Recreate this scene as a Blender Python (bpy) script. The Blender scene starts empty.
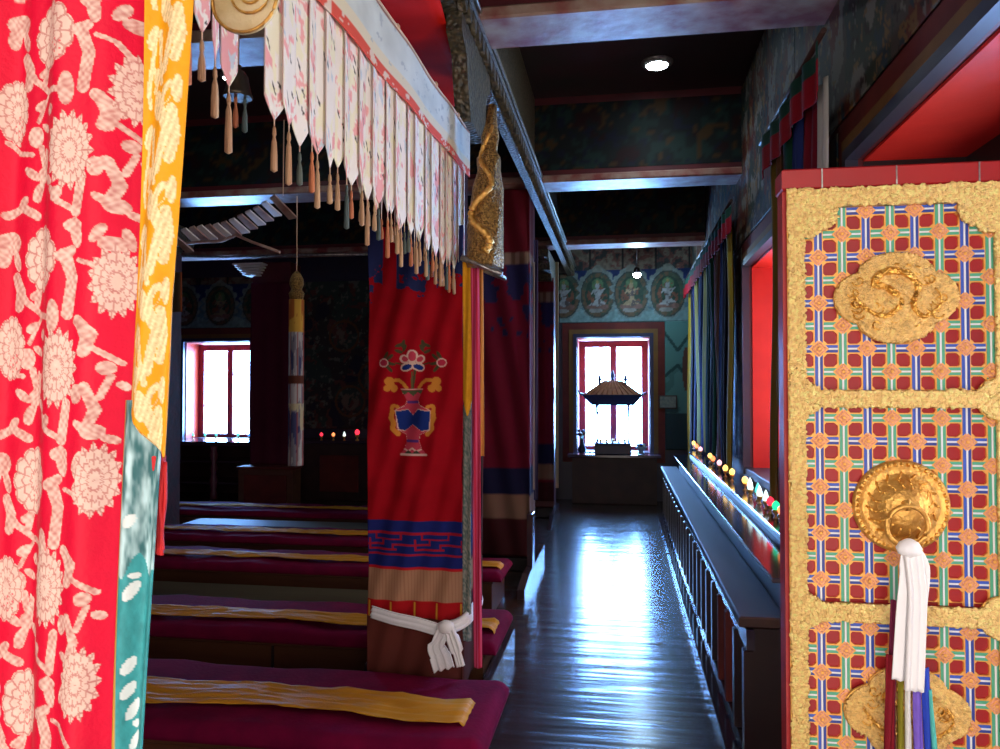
import bpy, math, random
import numpy as np
from mathutils import Vector
PI = math.pi
C = bpy.context.scene.collection
rnd = random.Random(7)

# ---------------------------------------------------------------- camera
FPX = 760.0
TH = math.atan(122/FPX); PT = math.atan(16.5/FPX); CH = 1.5
_F = np.array([-math.sin(TH)*math.cos(PT), math.cos(TH)*math.cos(PT), math.sin(PT)])
_R = np.array([math.cos(TH), math.sin(TH), 0.0]); _U = np.cross(_R, _F); _O = np.array([0, 0, CH])
cam_d = bpy.data.cameras.new('camera'); cam = bpy.data.objects.new('camera', cam_d); C.objects.link(cam)
cam_d.sensor_width = 36; cam_d.lens = 36*FPX/1000; cam_d.clip_start = .02; cam_d.clip_end = 100
cam.location = (0, 0, CH); cam.rotation_euler = (PI/2+PT, 0, TH)
bpy.context.scene.camera = cam

def at(x, y, **k):                       # where the sight line of (x, y) meets the plane X=, Y= or Z=
    d = _F + _R*(x-500)/FPX - _U*(y-374.5)/FPX
    a, v = list(k.items())[0]; i = 'XYZ'.index(a)
    return _O + d*((v-_O[i])/d[i])

# ---------------------------------------------------------------- materials
M = {}
def mat(name, col=(.5, .5, .5), rough=.6, metal=0.0, col2=None, scale=8.0, bump=0.0, bscale=30.0,
        voro=False, attr=False, emit=None, estr=1.0, coat=0.0, sheen=0.0, stretch=(1, 1, 1), spec=.5, wave=False):
    if name in M: return M[name]
    m = bpy.data.materials.new(name); m.use_nodes = True
    nt = m.node_tree; N = nt.nodes; L = nt.links; b = N['Principled BSDF']
    b.inputs['Roughness'].default_value = rough; b.inputs['Metallic'].default_value = metal
    b.inputs['Base Color'].default_value = (*col, 1); b.inputs['Coat Weight'].default_value = coat
    b.inputs['Specular IOR Level'].default_value = spec
    if sheen: b.inputs['Sheen Weight'].default_value = sheen
    tc = N.new('ShaderNodeTexCoord'); mp = N.new('ShaderNodeMapping'); mp.inputs['Scale'].default_value = stretch
    L.new(tc.outputs['Object'], mp.inputs['Vector'])
    if attr:
        a = N.new('ShaderNodeAttribute'); a.attribute_name = 'Col'; L.new(a.outputs['Color'], b.inputs['Base Color'])
    elif col2:
        n = N.new('ShaderNodeTexNoise'); n.inputs['Scale'].default_value = scale; n.inputs['Detail'].default_value = 5
        L.new(mp.outputs[0], n.inputs['Vector'])
        r = N.new('ShaderNodeValToRGB'); r.color_ramp.elements[0].position = .35; r.color_ramp.elements[1].position = .68
        r.color_ramp.elements[0].color = (*col, 1); r.color_ramp.elements[1].color = (*col2, 1)
        L.new(n.outputs[0], r.inputs[0]); L.new(r.outputs[0], b.inputs['Base Color'])
    if bump:
        if voro:
            n2 = N.new('ShaderNodeTexVoronoi'); n2.inputs['Scale'].default_value = bscale; n2.feature = 'SMOOTH_F1'
        else:
            n2 = N.new('ShaderNodeTexNoise'); n2.inputs['Scale'].default_value = bscale; n2.inputs['Detail'].default_value = 4
        L.new(mp.outputs[0], n2.inputs['Vector'])
        bp = N.new('ShaderNodeBump'); bp.inputs['Strength'].default_value = bump; bp.inputs['Distance'].default_value = .01
        L.new(n2.outputs[0], bp.inputs['Height']); L.new(bp.outputs[0], b.inputs['Normal'])
    if emit:
        b.inputs['Emission Color'].default_value = (*emit, 1); b.inputs['Emission Strength'].default_value = estr
    M[name] = m; return m

def floor_material():
    m = bpy.data.materials.new('polished_planks'); m.use_nodes = True
    nt = m.node_tree; N = nt.nodes; L = nt.links; b = N['Principled BSDF']
    tc = N.new('ShaderNodeTexCoord')
    br = N.new('ShaderNodeTexBrick'); br.inputs['Scale'].default_value = 1; br.inputs['Brick Width'].default_value = 2.3
    br.inputs['Row Height'].default_value = .21; br.inputs['Mortar Size'].default_value = .0045; br.offset = .37
    br.inputs['Color1'].default_value = (.055, .032, .026, 1); br.inputs['Color2'].default_value = (.085, .048, .036, 1)
    br.inputs['Mortar'].default_value = (.006, .004, .004, 1)
    L.new(tc.outputs['Object'], br.inputs['Vector'])
    mp = N.new('ShaderNodeMapping'); mp.inputs['Scale'].default_value = (1.2, 26, 1); L.new(tc.outputs['Object'], mp.inputs[0])
    n = N.new('ShaderNodeTexNoise'); n.inputs['Scale'].default_value = 2.2; n.inputs['Detail'].default_value = 5; L.new(mp.outputs[0], n.inputs['Vector'])
    mx = N.new('ShaderNodeMix'); mx.data_type = 'RGBA'; mx.blend_type = 'MULTIPLY'; mx.inputs[0].default_value = .55
    L.new(br.outputs['Color'], mx.inputs[6]); L.new(n.outputs[0], mx.inputs[7]); L.new(mx.outputs[2], b.inputs['Base Color'])
    mr = N.new('ShaderNodeMapRange'); mr.inputs['To Min'].default_value = .12; mr.inputs['To Max'].default_value = .3
    L.new(n.outputs[0], mr.inputs[0]); L.new(mr.outputs[0], b.inputs['Roughness'])
    mp2 = N.new('ShaderNodeMapping'); mp2.inputs['Scale'].default_value = (.5, 5, 1); L.new(tc.outputs['Object'], mp2.inputs[0])
    n2 = N.new('ShaderNodeTexNoise'); n2.inputs['Scale'].default_value = 2.0; L.new(mp2.outputs[0], n2.inputs['Vector'])
    bp = N.new('ShaderNodeBump'); bp.inputs['Strength'].default_value = .35; bp.inputs['Distance'].default_value = .02; L.new(n2.outputs[0], bp.inputs['Height'])
    bp2 = N.new('ShaderNodeBump'); bp2.invert = True; bp2.inputs['Strength'].default_value = .6; bp2.inputs['Distance'].default_value = .004
    L.new(br.outputs['Fac'], bp2.inputs['Height']); L.new(bp.outputs[0], bp2.inputs['Normal']); L.new(bp2.outputs[0], b.inputs['Normal'])
    b.inputs['Specular IOR Level'].default_value = .8
    return m

def glass_material():
    m = bpy.data.materials.new('window_glass'); m.use_nodes = True
    nt = m.node_tree; N = nt.nodes; L = nt.links; N.remove(N['Principled BSDF'])
    t = N.new('ShaderNodeBsdfTransparent'); g = N.new('ShaderNodeBsdfGlossy'); g.inputs['Roughness'].default_value = .05
    mx = N.new('ShaderNodeMixShader'); mx.inputs[0].default_value = .06
    L.new(t.outputs[0], mx.inputs[1]); L.new(g.outputs[0], mx.inputs[2]); L.new(mx.outputs[0], N['Material Output'].inputs[0])
    return m

gold = mat('hammered_gold', (.95, .56, .13), .34, .75, (.75, .36, .06), 40, .8, 170, voro=True)
gold_plain = mat('smooth_gold', (.85, .5, .13), .42, .75, (.6, .3, .07), 45, .35, 110)
gold_old = mat('old_gilding', (.5, .3, .09), .42, .7, (.1, .05, .02), 90, 1.0, 190, voro=True)
silver = mat('dull_silver_trim', (.45, .45, .43), .3, .8, (.2, .2, .2), 40, .3, 60)
red_cell = mat('deep_red_lacquer', (.24, .002, .003), .6, 0, (.2, .002, .004), 12, .05, 20)
red_rail = mat('red_painted_rail', (.36, .008, .01), .45, 0, (.28, .006, .01), 6, .1, 20)
red_bright = mat('bright_red_paint', (.66, .016, .008), .55, 0, (.56, .01, .006), 5, .15, 14)
maroon = mat('maroon_paint', (.11, .012, .018), .45, 0, (.07, .008, .014), 5, .1, 20)
maroon_glossy = mat('worn_maroon_varnish', (.16, .014, .016), .3, 0, (.1, .03, .02), 9, .5, 9)
dark_wood = mat('dark_varnished_wood', (.03, .012, .012), .5, 0, (.05, .02, .016), 5, .12, 14, stretch=(1, .2, 1))
brown_wood = mat('brown_wood', (.12, .045, .02), .4, 0, (.08, .026, .014), 5, .1, 18, stretch=(.3, 1, 2))
olive_wood = mat('greyish_wood_top', (.1, .085, .05), .6, 0, (.07, .055, .035), 4, .1, 18, stretch=(.3, 1, 2))
black_wood = mat('blackened_wood', (.012, .009, .012), .4, 0, (.02, .012, .014), 5, .1, 14)
ceil_m = mat('dark_painted_boards', (.03, .008, .012), .5, 0, (.014, .012, .012), 2, .1, 10)
pink_d = mat('faded_pink_paint', (.8, .36, .22), .5, .1, (.7, .3, .16), 60, .6, 260, voro=True)
blue_p = mat('blue_paint', (.04, .1, .5), .4); green_p = mat('green_paint', (.08, .38, .24), .4)
white_p = mat('white_paint', (.75, .78, .82), .4); orange_p = mat('gilt_paint_edge', (.85, .42, .1), .4, .35)
ochre = mat('ochre_paint', (.2, .1, .03), .6, 0, (.15, .08, .03), 6, spec=.2); navy = mat('navy_paint', (.02, .025, .06), .45, 0, (.03, .03, .05), 6)
redbrown = mat('red_brown_paint', (.15, .026, .022), .6, 0, (.1, .02, .02), 6, spec=.2)
khata = mat('white_silk', (.86, .86, .9), .45, 0, None, sheen=.4, bump=.2, bscale=50)
maroon_felt = mat('maroon_felt', (.19, .003, .042), .95, 0, (.13, .002, .034), 9, .25, 60, spec=.1)
yellow_silk = mat('mustard_silk', (.62, .3, .05), .6, 0, (.5, .22, .04), 7, .2, 40, sheen=.3)
tassel_m = mat('straw_coloured_thread', (.55, .35, .2), .8, 0, (.4, .2, .1), 50, .5, 120, stretch=(1, 1, .1))
tassel_g = mat('dark_green_thread', (.06, .09, .09), .8, 0, (.1, .12, .1), 50, .5, 120, stretch=(1, 1, .1))
tassel_o = mat('orange_thread', (.6, .2, .08), .8, 0, (.4, .12, .06), 50, .5, 120, stretch=(1, 1, .1))
red_thread = mat('red_thread', (.6, .01, .01), .7, 0, (.4, .005, .01), 50, .5, 120, stretch=(1, 1, .1))
cord_m = mat('pale_cord', (.75, .5, .35), .8, bump=.4, bscale=200)
bell_m = mat('aged_bell_bronze', (.2, .15, .09), .35, .8, (.1, .09, .07), 20, .1, 30)
cloth_attr = mat('woven_cloth', attr=True, rough=.85, bump=.12, bscale=220, spec=.15)
silk_attr = mat('woven_silk', attr=True, rough=.6, bump=.15, bscale=150, spec=.25)
mural_attr = mat('mural_paint', attr=True, rough=.6, bump=.05, bscale=20, spec=.2)
door_attr = mat('painted_relief', attr=True, rough=.34, metal=.75)
glass = glass_material()

# ---------------------------------------------------------------- mesh builders
class MB:
    def __init__(s): s.v = []; s.f = []; s.mi = []; s.ms = []; s.sm = []
    def m(s, m):
        if m not in s.ms: s.ms.append(m)
        return s.ms.index(m)
    def face(s, idx, m, smooth=False): s.f.append(idx); s.mi.append(s.m(m)); s.sm.append(smooth)
    def box(s, a, b, m, bev=0.0):
        x0, y0, z0 = [min(a[i], b[i]) for i in range(3)]; x1, y1, z1 = [max(a[i], b[i]) for i in range(3)]
        if bev:
            bev = min(bev, (x1-x0)*.45, (y1-y0)*.45, (z1-z0)*.45)
            n = len(s.v); e = bev
            for (z, d) in ((z0, e), (z0+e, 0), (z1-e, 0), (z1, e)):
                s.v += [(x0+d, y0+d, z), (x1-d, y0+d, z), (x1-d, y1-d, z), (x0+d, y1-d, z)]
            s.face([n+3, n+2, n+1, n], m)
            for k in range(3):
                for i in range(4):
                    j = (i+1) % 4; s.face([n+4*k+i, n+4*k+j, n+4*k+4+j, n+4*k+4+i], m)
            s.face([n+12, n+13, n+14, n+15], m); return
        n = len(s.v)
        s.v += [(x0, y0, z0), (x1, y0, z0), (x1, y1, z0), (x0, y1, z0), (x0, y0, z1), (x1, y0, z1), (x1, y1, z1), (x0, y1, z1)]
        for q in ((3, 2, 1, 0), (4, 5, 6, 7), (0, 1, 5, 4), (1, 2, 6, 5), (2, 3, 7, 6), (3, 0, 4, 7)): s.face([n+i for i in q], m)
    def prism(s, pts, ax, a, b, m):      # polygon in the two other axes, pulled along axis ax from a to b
        n = len(s.v); k = len(pts)
        for t in (a, b):
            for (p, q) in pts:
                s.v.append({'X': (t, p, q), 'Y': (p, t, q), 'Z': (p, q, t)}[ax])
        s.face([n+i for i in range(k)][::-1], m); s.face([n+k+i for i in range(k)], m)
        for i in range(k):
            j = (i+1) % k; s.face([n+i, n+j, n+k+j, n+k+i], m)
    def lathe(s, c, prof, m, n=20, ax='Z', sm=True, sx=1, sy=1):
        b = len(s.v)
        for (r, h) in prof:
            for i in range(n):
                a = 2*PI*i/n; p, q = r*math.cos(a)*sx, r*math.sin(a)*sy
                o = {'Z': (p, q, h), 'Y': (p, h, q), 'X': (h, p, q)}[ax]
                s.v.append((c[0]+o[0], c[1]+o[1], c[2]+o[2]))
        for k in range(len(prof)-1):
            for i in range(n):
                j = (i+1) % n; s.face([b+k*n+i, b+k*n+j, b+(k+1)*n+j, b+(k+1)*n+i], m, sm)
        s.face([b+i for i in range(n)][::-1], m); e = b+(len(prof)-1)*n; s.face([e+i for i in range(n)], m)
    def tube(s, pts, r, m, n=8, closed=False):
        pts = [Vector(p) for p in pts]; k = len(pts); b = len(s.v)
        rs = r if isinstance(r, (list, tuple)) else [r]*k
        for i, p in enumerate(pts):
            if closed: d = pts[(i+1) % k]-pts[i-1]
            else: d = pts[min(i+1, k-1)]-pts[max(i-1, 0)]
            d.normalize(); u = d.cross(Vector((0, 0, 1)) if abs(d.z) < .9 else Vector((1, 0, 0))).normalized(); w = d.cross(u)
            for j in range(n):
                a = 2*PI*j/n; q = p+u*(rs[i]*math.cos(a))+w*(rs[i]*math.sin(a)); s.v.append(tuple(q))
        for i in range(k if closed else k-1):
            ii = (i+1) % k
            for j in range(n):
                jj = (j+1) % n; s.face([b+i*n+j, b+i*n+jj, b+ii*n+jj, b+ii*n+j], m, True)
        if not closed:
            s.face([b+j for j in range(n)][::-1], m); s.face([b+(k-1)*n+j for j in range(n)], m)
    def build(s, name, parent=None, loc=None):
        me = bpy.data.meshes.new(name)
        v = np.array(s.v, dtype=float)
        if loc is not None: v = v-np.array(loc)
        me.from_pydata(v.tolist(), [], s.f)
        for m in s.ms: me.materials.append(m)
        me.polygons.foreach_set('material_index', s.mi); me.polygons.foreach_set('use_smooth', s.sm); me.update()
        o = bpy.data.objects.new(name, me); C.objects.link(o)
        if loc is not None: o.location = loc
        if parent is not None:
            o.parent = parent
            if loc is None: o.location = -world(parent)
            else: o.location = Vector(loc)-world(parent)
        return o

def world(o):
    p = Vector(o.location)
    while o.parent: o = o.parent; p += Vector(o.location)
    return p
def thing(name, label, cat, loc=(0, 0, 0), group=None):
    o = bpy.data.objects.new(name, None); C.objects.link(o); o.location = loc; o.empty_display_size = .05
    return tag(o, label, cat, group)
def tag(o, label, cat, group=None):
    o['label'] = label; o['category'] = cat
    if group: o['group'] = group
    return o
def struct(o): o['kind'] = 'structure'; return o
def sbox(name, a, b, m, parent=None, bev=0):
    q = MB(); q.box(a, b, m, bev); o = q.build(name, parent)
    return o if parent else struct(o)
def thick(o, t, off=1):
    s = o.modifiers.new('thickness', 'SOLIDIFY'); s.thickness = t; s.offset = off; return o

# a surface given by functions of a design grid: pos(u, v) -> x, y, z arrays; col(u, v) -> rgb array
def painted(name, us, vs, pos, col, m, parent=None, keep=None, flip=False):
    U_, V_ = np.meshgrid(us, vs); nu, nv = len(us), len(vs)
    P_ = np.stack([np.broadcast_to(a, U_.shape) for a in pos(U_, V_)], -1).reshape(-1, 3).astype(np.float64)
    if parent is not None: P_ = P_-np.array(world(parent))
    c = np.ones((nu*nv, 4), np.float32); c[:, :3] = np.clip(np.asarray(col(U_, V_)), 0, 1).reshape(-1, 3)
    i = (np.arange(nv-1)[:, None]*nu+np.arange(nu-1)[None, :]).reshape(-1)
    q = np.stack([i, i+nu, i+nu+1, i+1], -1) if not flip else np.stack([i, i+1, i+nu+1, i+nu], -1)
    if keep is not None:
        uc = (U_[:-1, :-1]+U_[1:, 1:])/2; vc = (V_[:-1, :-1]+V_[1:, 1:])/2; q = q[keep(uc, vc).reshape(-1)]
        used = np.unique(q); rem = np.zeros(nu*nv, int); rem[used] = np.arange(len(used)); q = rem[q]; P_ = P_[used]; c = c[used]
    me = bpy.data.meshes.new(name); n = len(P_); f = len(q)
    me.vertices.add(n); me.vertices.foreach_set('co', P_.reshape(-1))
    me.loops.add(f*4); me.loops.foreach_set('vertex_index', q.reshape(-1).astype(np.int32))
    me.polygons.add(f); me.polygons.foreach_set('loop_start', np.arange(f, dtype=np.int32)*4)
    me.polygons.foreach_set('loop_total', np.full(f, 4, np.int32)); me.polygons.foreach_set('use_smooth', np.ones(f, bool))
    me.update(calc_edges=True)
    a = me.color_attributes.new('Col', 'FLOAT_COLOR', 'POINT'); a.data.foreach_set('color', c.reshape(-1))
    me.materials.append(m)
    o = bpy.data.objects.new(name, me); C.objects.link(o)
    if parent is not None: o.parent = parent
    return o

def vn(u, v, s, seed=0):                 # smooth value noise 0..1
    r = np.random.RandomState(seed); T = r.rand(64, 64)
    x = np.asarray(u)*s+17.3*seed; y = np.asarray(v)*s+5.1*seed
    xi = np.floor(x).astype(int); yi = np.floor(y).astype(int); fx = x-xi; fy = y-yi
    fx = fx*fx*(3-2*fx); fy = fy*fy*(3-2*fy)
    g = lambda a, b: T[a % 64, b % 64]
    return (g(xi, yi)*(1-fx)+g(xi+1, yi)*fx)*(1-fy)+(g(xi, yi+1)*(1-fx)+g(xi+1, yi+1)*fx)*fy
def fbm(u, v, s, seed=0): return .55*vn(u, v, s, seed)+.28*vn(u, v, 2.1*s, seed+1)+.17*vn(u, v, 4.3*s, seed+2)
def base(u, rgb): return np.ones(np.shape(u)+(3,))*np.array(rgb, float)
def put(c, mask, rgb): c[mask] = rgb
def ell(u, v, cu, cv, ru, rv, rot=0):
    a = math.radians(rot); x = u-cu; y = v-cv; p = x*math.cos(a)+y*math.sin(a); q = -x*math.sin(a)+y*math.cos(a)
    return (p/ru)**2+(q/rv)**2 < 1
def poly(u, v, pts):
    r = np.zeros(np.shape(u), bool); n = len(pts)
    for i in range(n):
        x0, y0 = pts[i]; x1, y1 = pts[(i+1) % n]
        if y0 == y1: continue
        r ^= ((v > y0) != (v > y1)) & (u < (x1-x0)*(v-y0)/(y1-y0)+x0)
    return r
def stroke(u, v, pts, w):
    r = np.zeros(np.shape(u), bool); n = len(pts)
    for i in range(n-1):
        (x0, y0), (x1, y1) = pts[i], pts[i+1]; dx, dy = x1-x0, y1-y0; L2 = dx*dx+dy*dy+1e-9
        t = np.clip(((u-x0)*dx+(v-y0)*dy)/L2, 0, 1); r |= (u-x0-t*dx)**2+(v-y0-t*dy)**2 < w*w
    return r

# ================================================================= SETTING
YB = 10.58; XR = .95; XL = -8.0; YF = -.45; ZC = 3.9; BEAM = [3.5, 6.26, 8.94]
q = MB(); q.box((XL, YF-.2, -.1), (XR+.6, YB+.2, 0), floor_material()); struct(q.build('floor'))
sbox('ceiling', (XL, YF-.2, ZC), (XR+.6, YB+.6, ZC+.1), ceil_m)
sbox('wall_left', (XL-.15, YF-.2, 0), (XL, YB+.6, ZC), maroon)

def wall_x(name, x0, x1, y0, y1, holes, m):     # wall along Y with holes (ya, yb, za, zb)
    b = MB(); y = y0
    for (ya, yb, za, zb) in holes:
        b.box((x0, y, 0), (x1, ya, ZC), m); b.box((x0, ya, 0), (x1, yb, za), m); b.box((x0, ya, zb), (x1, yb, ZC), m); y = yb
    b.box((x0, y, 0), (x1, y1, ZC), m); return struct(b.build(name))
def wall_y(name, y0, y1, xa, xb, holes, m):
    b = MB(); x = xa
    for (h0, h1, za, zb) in holes:
        b.box((x, y0, 0), (h0, y1, ZC), m)
        if za > 0: b.box((h0, y0, 0), (h1, y1, za), m)
        b.box((h0, y0, zb), (h1, y1, ZC), m); x = h1
    b.box((x, y0, 0), (xb, y1, ZC), m); return struct(b.build(name))
W1 = (-.615, .374, .66, 2.24); W2 = (-6.52, -5.45, .78, 2.24)
W3 = (1.0, 3.26, .9, 2.44); W4 = (4.55, 5.95, .92, 2.44)
back_m = mat('dark_dado_paint', (.018, .02, .05), .4, 0, (.03, .022, .04), 3, .05, 10)
wall_y('wall_back', YB, YB+.5, XL, XR, [W2, W1], back_m)
wall_x('wall_right', XR, XR+.5, YF, YB+.5, [W3, W4], maroon)
wall_y('wall_front', YF-.2, YF, XL, XR, [(-1.15, .9, 0, 2.7)], maroon)

# windows -----------------------------------------------------------
jamb_pink = mat('pale_red_jamb_paint', (.6, .12, .1), .5); sash_m = mat('red_sash_paint', (.3, .03, .06), .4)
navy_frame = mat('blue_black_frame_paint', (.012, .018, .06), .4)
def window_y(name, W, cols, rows):
    x0, x1, z0, z1 = W; e = bpy.data.objects.new(name, None); C.objects.link(e); e.location = ((x0+x1)/2, YB, z0); struct(e)
    b = MB(); t = .012
    b.box((x0, YB+.02, z1-t), (x1, YB+.5, z1), jamb_pink); b.box((x0, YB+.02, z0), (x0+t, YB+.5, z1-t), jamb_pink)
    b.box((x1-t, YB+.02, z0), (x1, YB+.5, z1-t), jamb_pink); b.build('window_lining', e)
    b = MB(); b.box((x0-.02, YB-.04, z0-.05), (x1+.02, YB+.45, z0+.005), navy_frame, .006); b.build('window_sill', e)
    for i, (w0, w1, m, d) in enumerate(((0, .05, navy_frame, .05), (.05, .11, ochre, .035), (.11, .2, redbrown, .02))):
        b = MB()
        for s_ in (-1, 1):
            xa = (x0 if s_ < 0 else x1)
            b.box((xa+s_*w0, YB-d, z0-w0*.7), (xa+s_*w1, YB, z1+w0), m)
        b.box((x0-w1, YB-d, z1+w0), (x1+w1, YB, z1+w1), m); b.box((x0-w1, YB-d, z0-w1*.7), (x1+w1, YB, z0-w0*.7), m)
        b.build('window_frame', e)
    ys = YB+.36; fw = .06
    b = MB(); xa, xb = x0+.04, x1-.04
    b.box((xa-.03, ys, z0), (xa+fw, ys+.06, z1-.02), sash_m); b.box((xb-fw, ys, z0), (xb+.03, ys+.06, z1-.02), sash_m)
    b.box((xa+fw, ys, z1-.02-fw*1.6), (xb-fw, ys+.06, z1-.02), sash_m); b.box((xa+fw, ys, z0), (xb-fw, ys+.06, z0+fw), sash_m)
    for k in range(1, cols):
        xm = xa+(xb-xa)*k/cols; b.box((xm-.045, ys, z0+fw), (xm+.045, ys+.06, z1-.02-fw*1.6), sash_m)
    for k in range(1, rows):
        zm = z0+(z1-z0)*k/rows
        for c_ in range(cols):
            a0 = xa+(xb-xa)*c_/cols+(fw if c_ == 0 else .045); a1 = xa+(xb-xa)*(c_+1)/cols-(fw if c_ == cols-1 else .045)
            b.box((a0, ys+.015, zm-.008), (a1, ys+.045, zm+.008), sash_m)
    b.build('sash', e)
    b = MB(); b.box((xa, ys+.062, z0+.01), (xb, ys+.066, z1-.03), glass); b.build('pane', e)
    return e
window_y('window_1', W1, 2, 3)
e2 = window_y('window_2', W2, 2, 3)
def window_x(name, W, soffit, jamb, head=.0):
    y0, y1, z0, z1 = W; e = bpy.data.objects.new(name, None); C.objects.link(e); e.location = (XR, (y0+y1)/2, z0); struct(e)
    t = .012; b = MB(); b.box((XR+.02, y0, z1-t), (XR+.5, y1, z1), soffit); b.build('window_lining', e)
    b = MB(); b.box((XR+.02, y1-t, z0), (XR+.5, y1, z1-t), jamb); b.box((XR+.02, y0, z0), (XR+.5, y0+t, z1-t), jamb); b.build('window_jamb', e)
    b = MB(); b.box((XR-.04, y0-.02, z0-.05), (XR+.45, y1+.02, z0+.005), navy, .006); b.build('window_sill', e)
    for (w0, w1, m, d) in ((0, .045, navy, .05), (.045, .105, ochre, .035), (.105, .2, redbrown, .02)):
        b = MB()
        for s_ in (-1, 1):
            ya = (y0 if s_ < 0 else y1); b.box((XR-d, ya+s_*w0, z0-.05), (XR, ya+s_*w1, z1+w0), m)
        b.box((XR-d, y0-w1, z1+w0), (XR, y1+w1, z1+w1), m); b.build('window_frame', e)
    xs = XR+.4; b = MB()
    n = 3
    b.box((xs, y0, z1-.09-head), (xs+.06, y1, z1-.012), black_wood if head else sash_m); b.box((xs, y0, z0+.005), (xs+.06, y1, z0+.08), sash_m)
    for k in range(n+1):
        ym = y0+.03+(y1-y0-.06)*k/n; b.box((xs, ym-.03, z0+.08), (xs+.06, ym+.03, z1-.09-head), sash_m)
    b.build('sash', e)
    b = MB(); b.box((xs+.062, y0+.01, z0+.01), (xs+.066, y1-.01, z1-.02), glass); b.build('pane', e)
    return e
window_x('window_3', W3, red_bright, black_wood, .45)
window_x('window_4', W4, red_bright, red_bright)

# ceiling beams, each a worn maroon beam with painted side ---------------
beam_under = mat('worn_beam_underside', (.22, .05, .045), .4, 0, (.38, .3, .24), 7, .35, 12)
def dragon_beam(u, v):
    c = base(u, (.02, .035, .04)); n = fbm(u, v, 9, 3); n2 = fbm(u, v, 14, 9)
    put(c, n > .6, (.03, .09, .08)); put(c, n2 > .64, (.16, .09, .03)); put(c, (n < .34), (.05, .015, .02))
    put(c, n2 < .3, (.02, .03, .08)); return c*.3
for i, y in enumerate(BEAM):
    e = bpy.data.objects.new('trim_%d' % (i+1), None); C.objects.link(e); e.location = (-3.5, y, 3.2); struct(e)
    b = MB(); b.box((XL, y-.12, 3.2), (XR, y+.2, 3.26), beam_under, .01); b.box((XL, y-.1, 3.26), (XR, y+.18, ZC), maroon); b.build('beam', e)
    painted('painted_face', np.arange(XL, XR, .03), np.arange(3.3, 3.86, .03), lambda u, v: (u, y-.103+0*u, v), dragon_beam, mural_attr, e, flip=True)

# carved architrave above the line of columns ------------------------------
carve = mat('carved_tarnished_wood', (.03, .034, .03), .42, .15, (.14, .11, .06), 40, 1.0, 60, voro=True)
e = bpy.data.objects.new('trim_4', None); C.objects.link(e); e.location = (-.8, 5, 3.1); struct(e)
b = MB()
for (xa, xb, za, zb) in ((-.74, -.68, 3.1, 3.18), (-.76, -.64, 3.18, 3.26), (-.78, -.7, 3.26, ZC)):
    b.box((xa, 4.1, za), (xb, YB-.01, zb), carve)
for (xa, xb, za, zb) in ((-.84, -.68, 3.1, 3.18), (-.84, -.64, 3.18, 3.26), (-.84, -.72, 3.26, ZC)):
    b.box((xa, .4, za), (xb, 4.1, zb), carve)
b.build('architrave', e)
b = MB()
for k in range(96):
    y = .6+k*.104
    b.prism([(y-.04, 3.18), (y+.04, 3.18), (y+.025, 3.12), (y, 3.09), (y-.025, 3.12)], 'X', -.675, -.64, carve)
b.build('dentil_row', e)
b = MB(); b.box((-.638, .5, 3.225), (-.625, YB-.05, 3.245), silver, .003); b.box((-.638, .5, 3.172), (-.628, YB-.05, 3.182), silver)
b.build('silver_moulding', e)

# ================================================================= MURALS
def medallions(cs, vc, ru, rv, seed):
    def f(u, v):
        c = base(u, (.10, .2, .27))
        n = fbm(u, v, 5, seed)
        put(c, v > vc+rv*.25+.08*np.sin(u*9), (.012, .03, .13))
        put(c, v > vc+rv*1.05, (.16, .07, .06)); w = fbm(u, v, 12, seed+4)
        put(c, (v > vc+rv*1.05) & (w > .55), (.2, .17, .13)); put(c, (v > vc+rv*1.05) & (w < .4), (.04, .05, .05))
        put(c, (v > vc+rv*1.05) & (np.mod(u, .45) < .03), (.02, .02, .02))
        put(c, (v < vc-rv*.72+.1*np.abs(np.mod(u/.3, 1)-.5)), (.2, .34, .36))
        for (cu, tint) in cs:
            put(c, ell(u, v, cu, vc+.02, ru*1.16+.03*np.sin(14*np.arctan2(v-vc, u-cu)), rv*1.12), (.2, .27, .27))
            put(c, ell(u, v, cu, vc+rv*1.05, ru*.3, rv*.25), (.22, .25, .22))
            put(c, ell(u, v, cu, vc, ru, rv), (.05, .07, .07)); put(c, ell(u, v, cu, vc, ru*.92, rv*.94), (.15, .1, .06)); w2 = fbm(u, v, 17, seed+13); put(c, ell(u, v, cu, vc, ru*.92, rv*.94) & (w2 > .55), (.07, .1, .07))
            put(c, ell(u, v, cu, vc, ru*.72, rv*.78), (.03, .07, .05)); put(c, ell(u, v, cu, vc+rv*.42, ru*.34, rv*.28), (.1, .2, .1))
            w = fbm(u, v, 22, seed+7)
            put(c, ell(u, v, cu, vc-.02, ru*.6, rv*.55) & (w > .55), (.2, .08, .05))
            put(c, ell(u, v, cu, vc-rv*.52, ru*.66, rv*.16), (.23, .13, .11))
            fig = poly(u, v, [(cu-ru*.52, vc-rv*.45), (cu-ru*.1, vc-rv*.2), (cu-ru*.2, vc+rv*.12), (cu-ru*.42, vc-rv*.05), (cu-ru*.28, vc+rv*.22), (cu+ru*.22, vc+rv*.22),
                              (cu+ru*.5, vc+rv*.3), (cu+ru*.2, vc+rv*.02), (cu+ru*.14, vc-rv*.18), (cu+ru*.5, vc-rv*.38), (cu+ru*.1, vc-rv*.5)])
            put(c, fig, tint); put(c, ell(u, v, cu, vc+rv*.38, ru*.13, rv*.14), tint); put(c, ell(u, v, cu, vc+rv*.55, ru*.08, rv*.08), (.3, .25, .1))
            put(c, fig & (w > .6), (.12, .1, .1))
            put(c, ell(u, v, cu-ru*.1, vc-rv*.68, ru*.4, rv*.1), (.28, .28, .27))
        n4 = fbm(u, v, 26, seed+21); return c*(.55+.3*n[..., None])*(.55+.9*n4[..., None])
    return f
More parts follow.
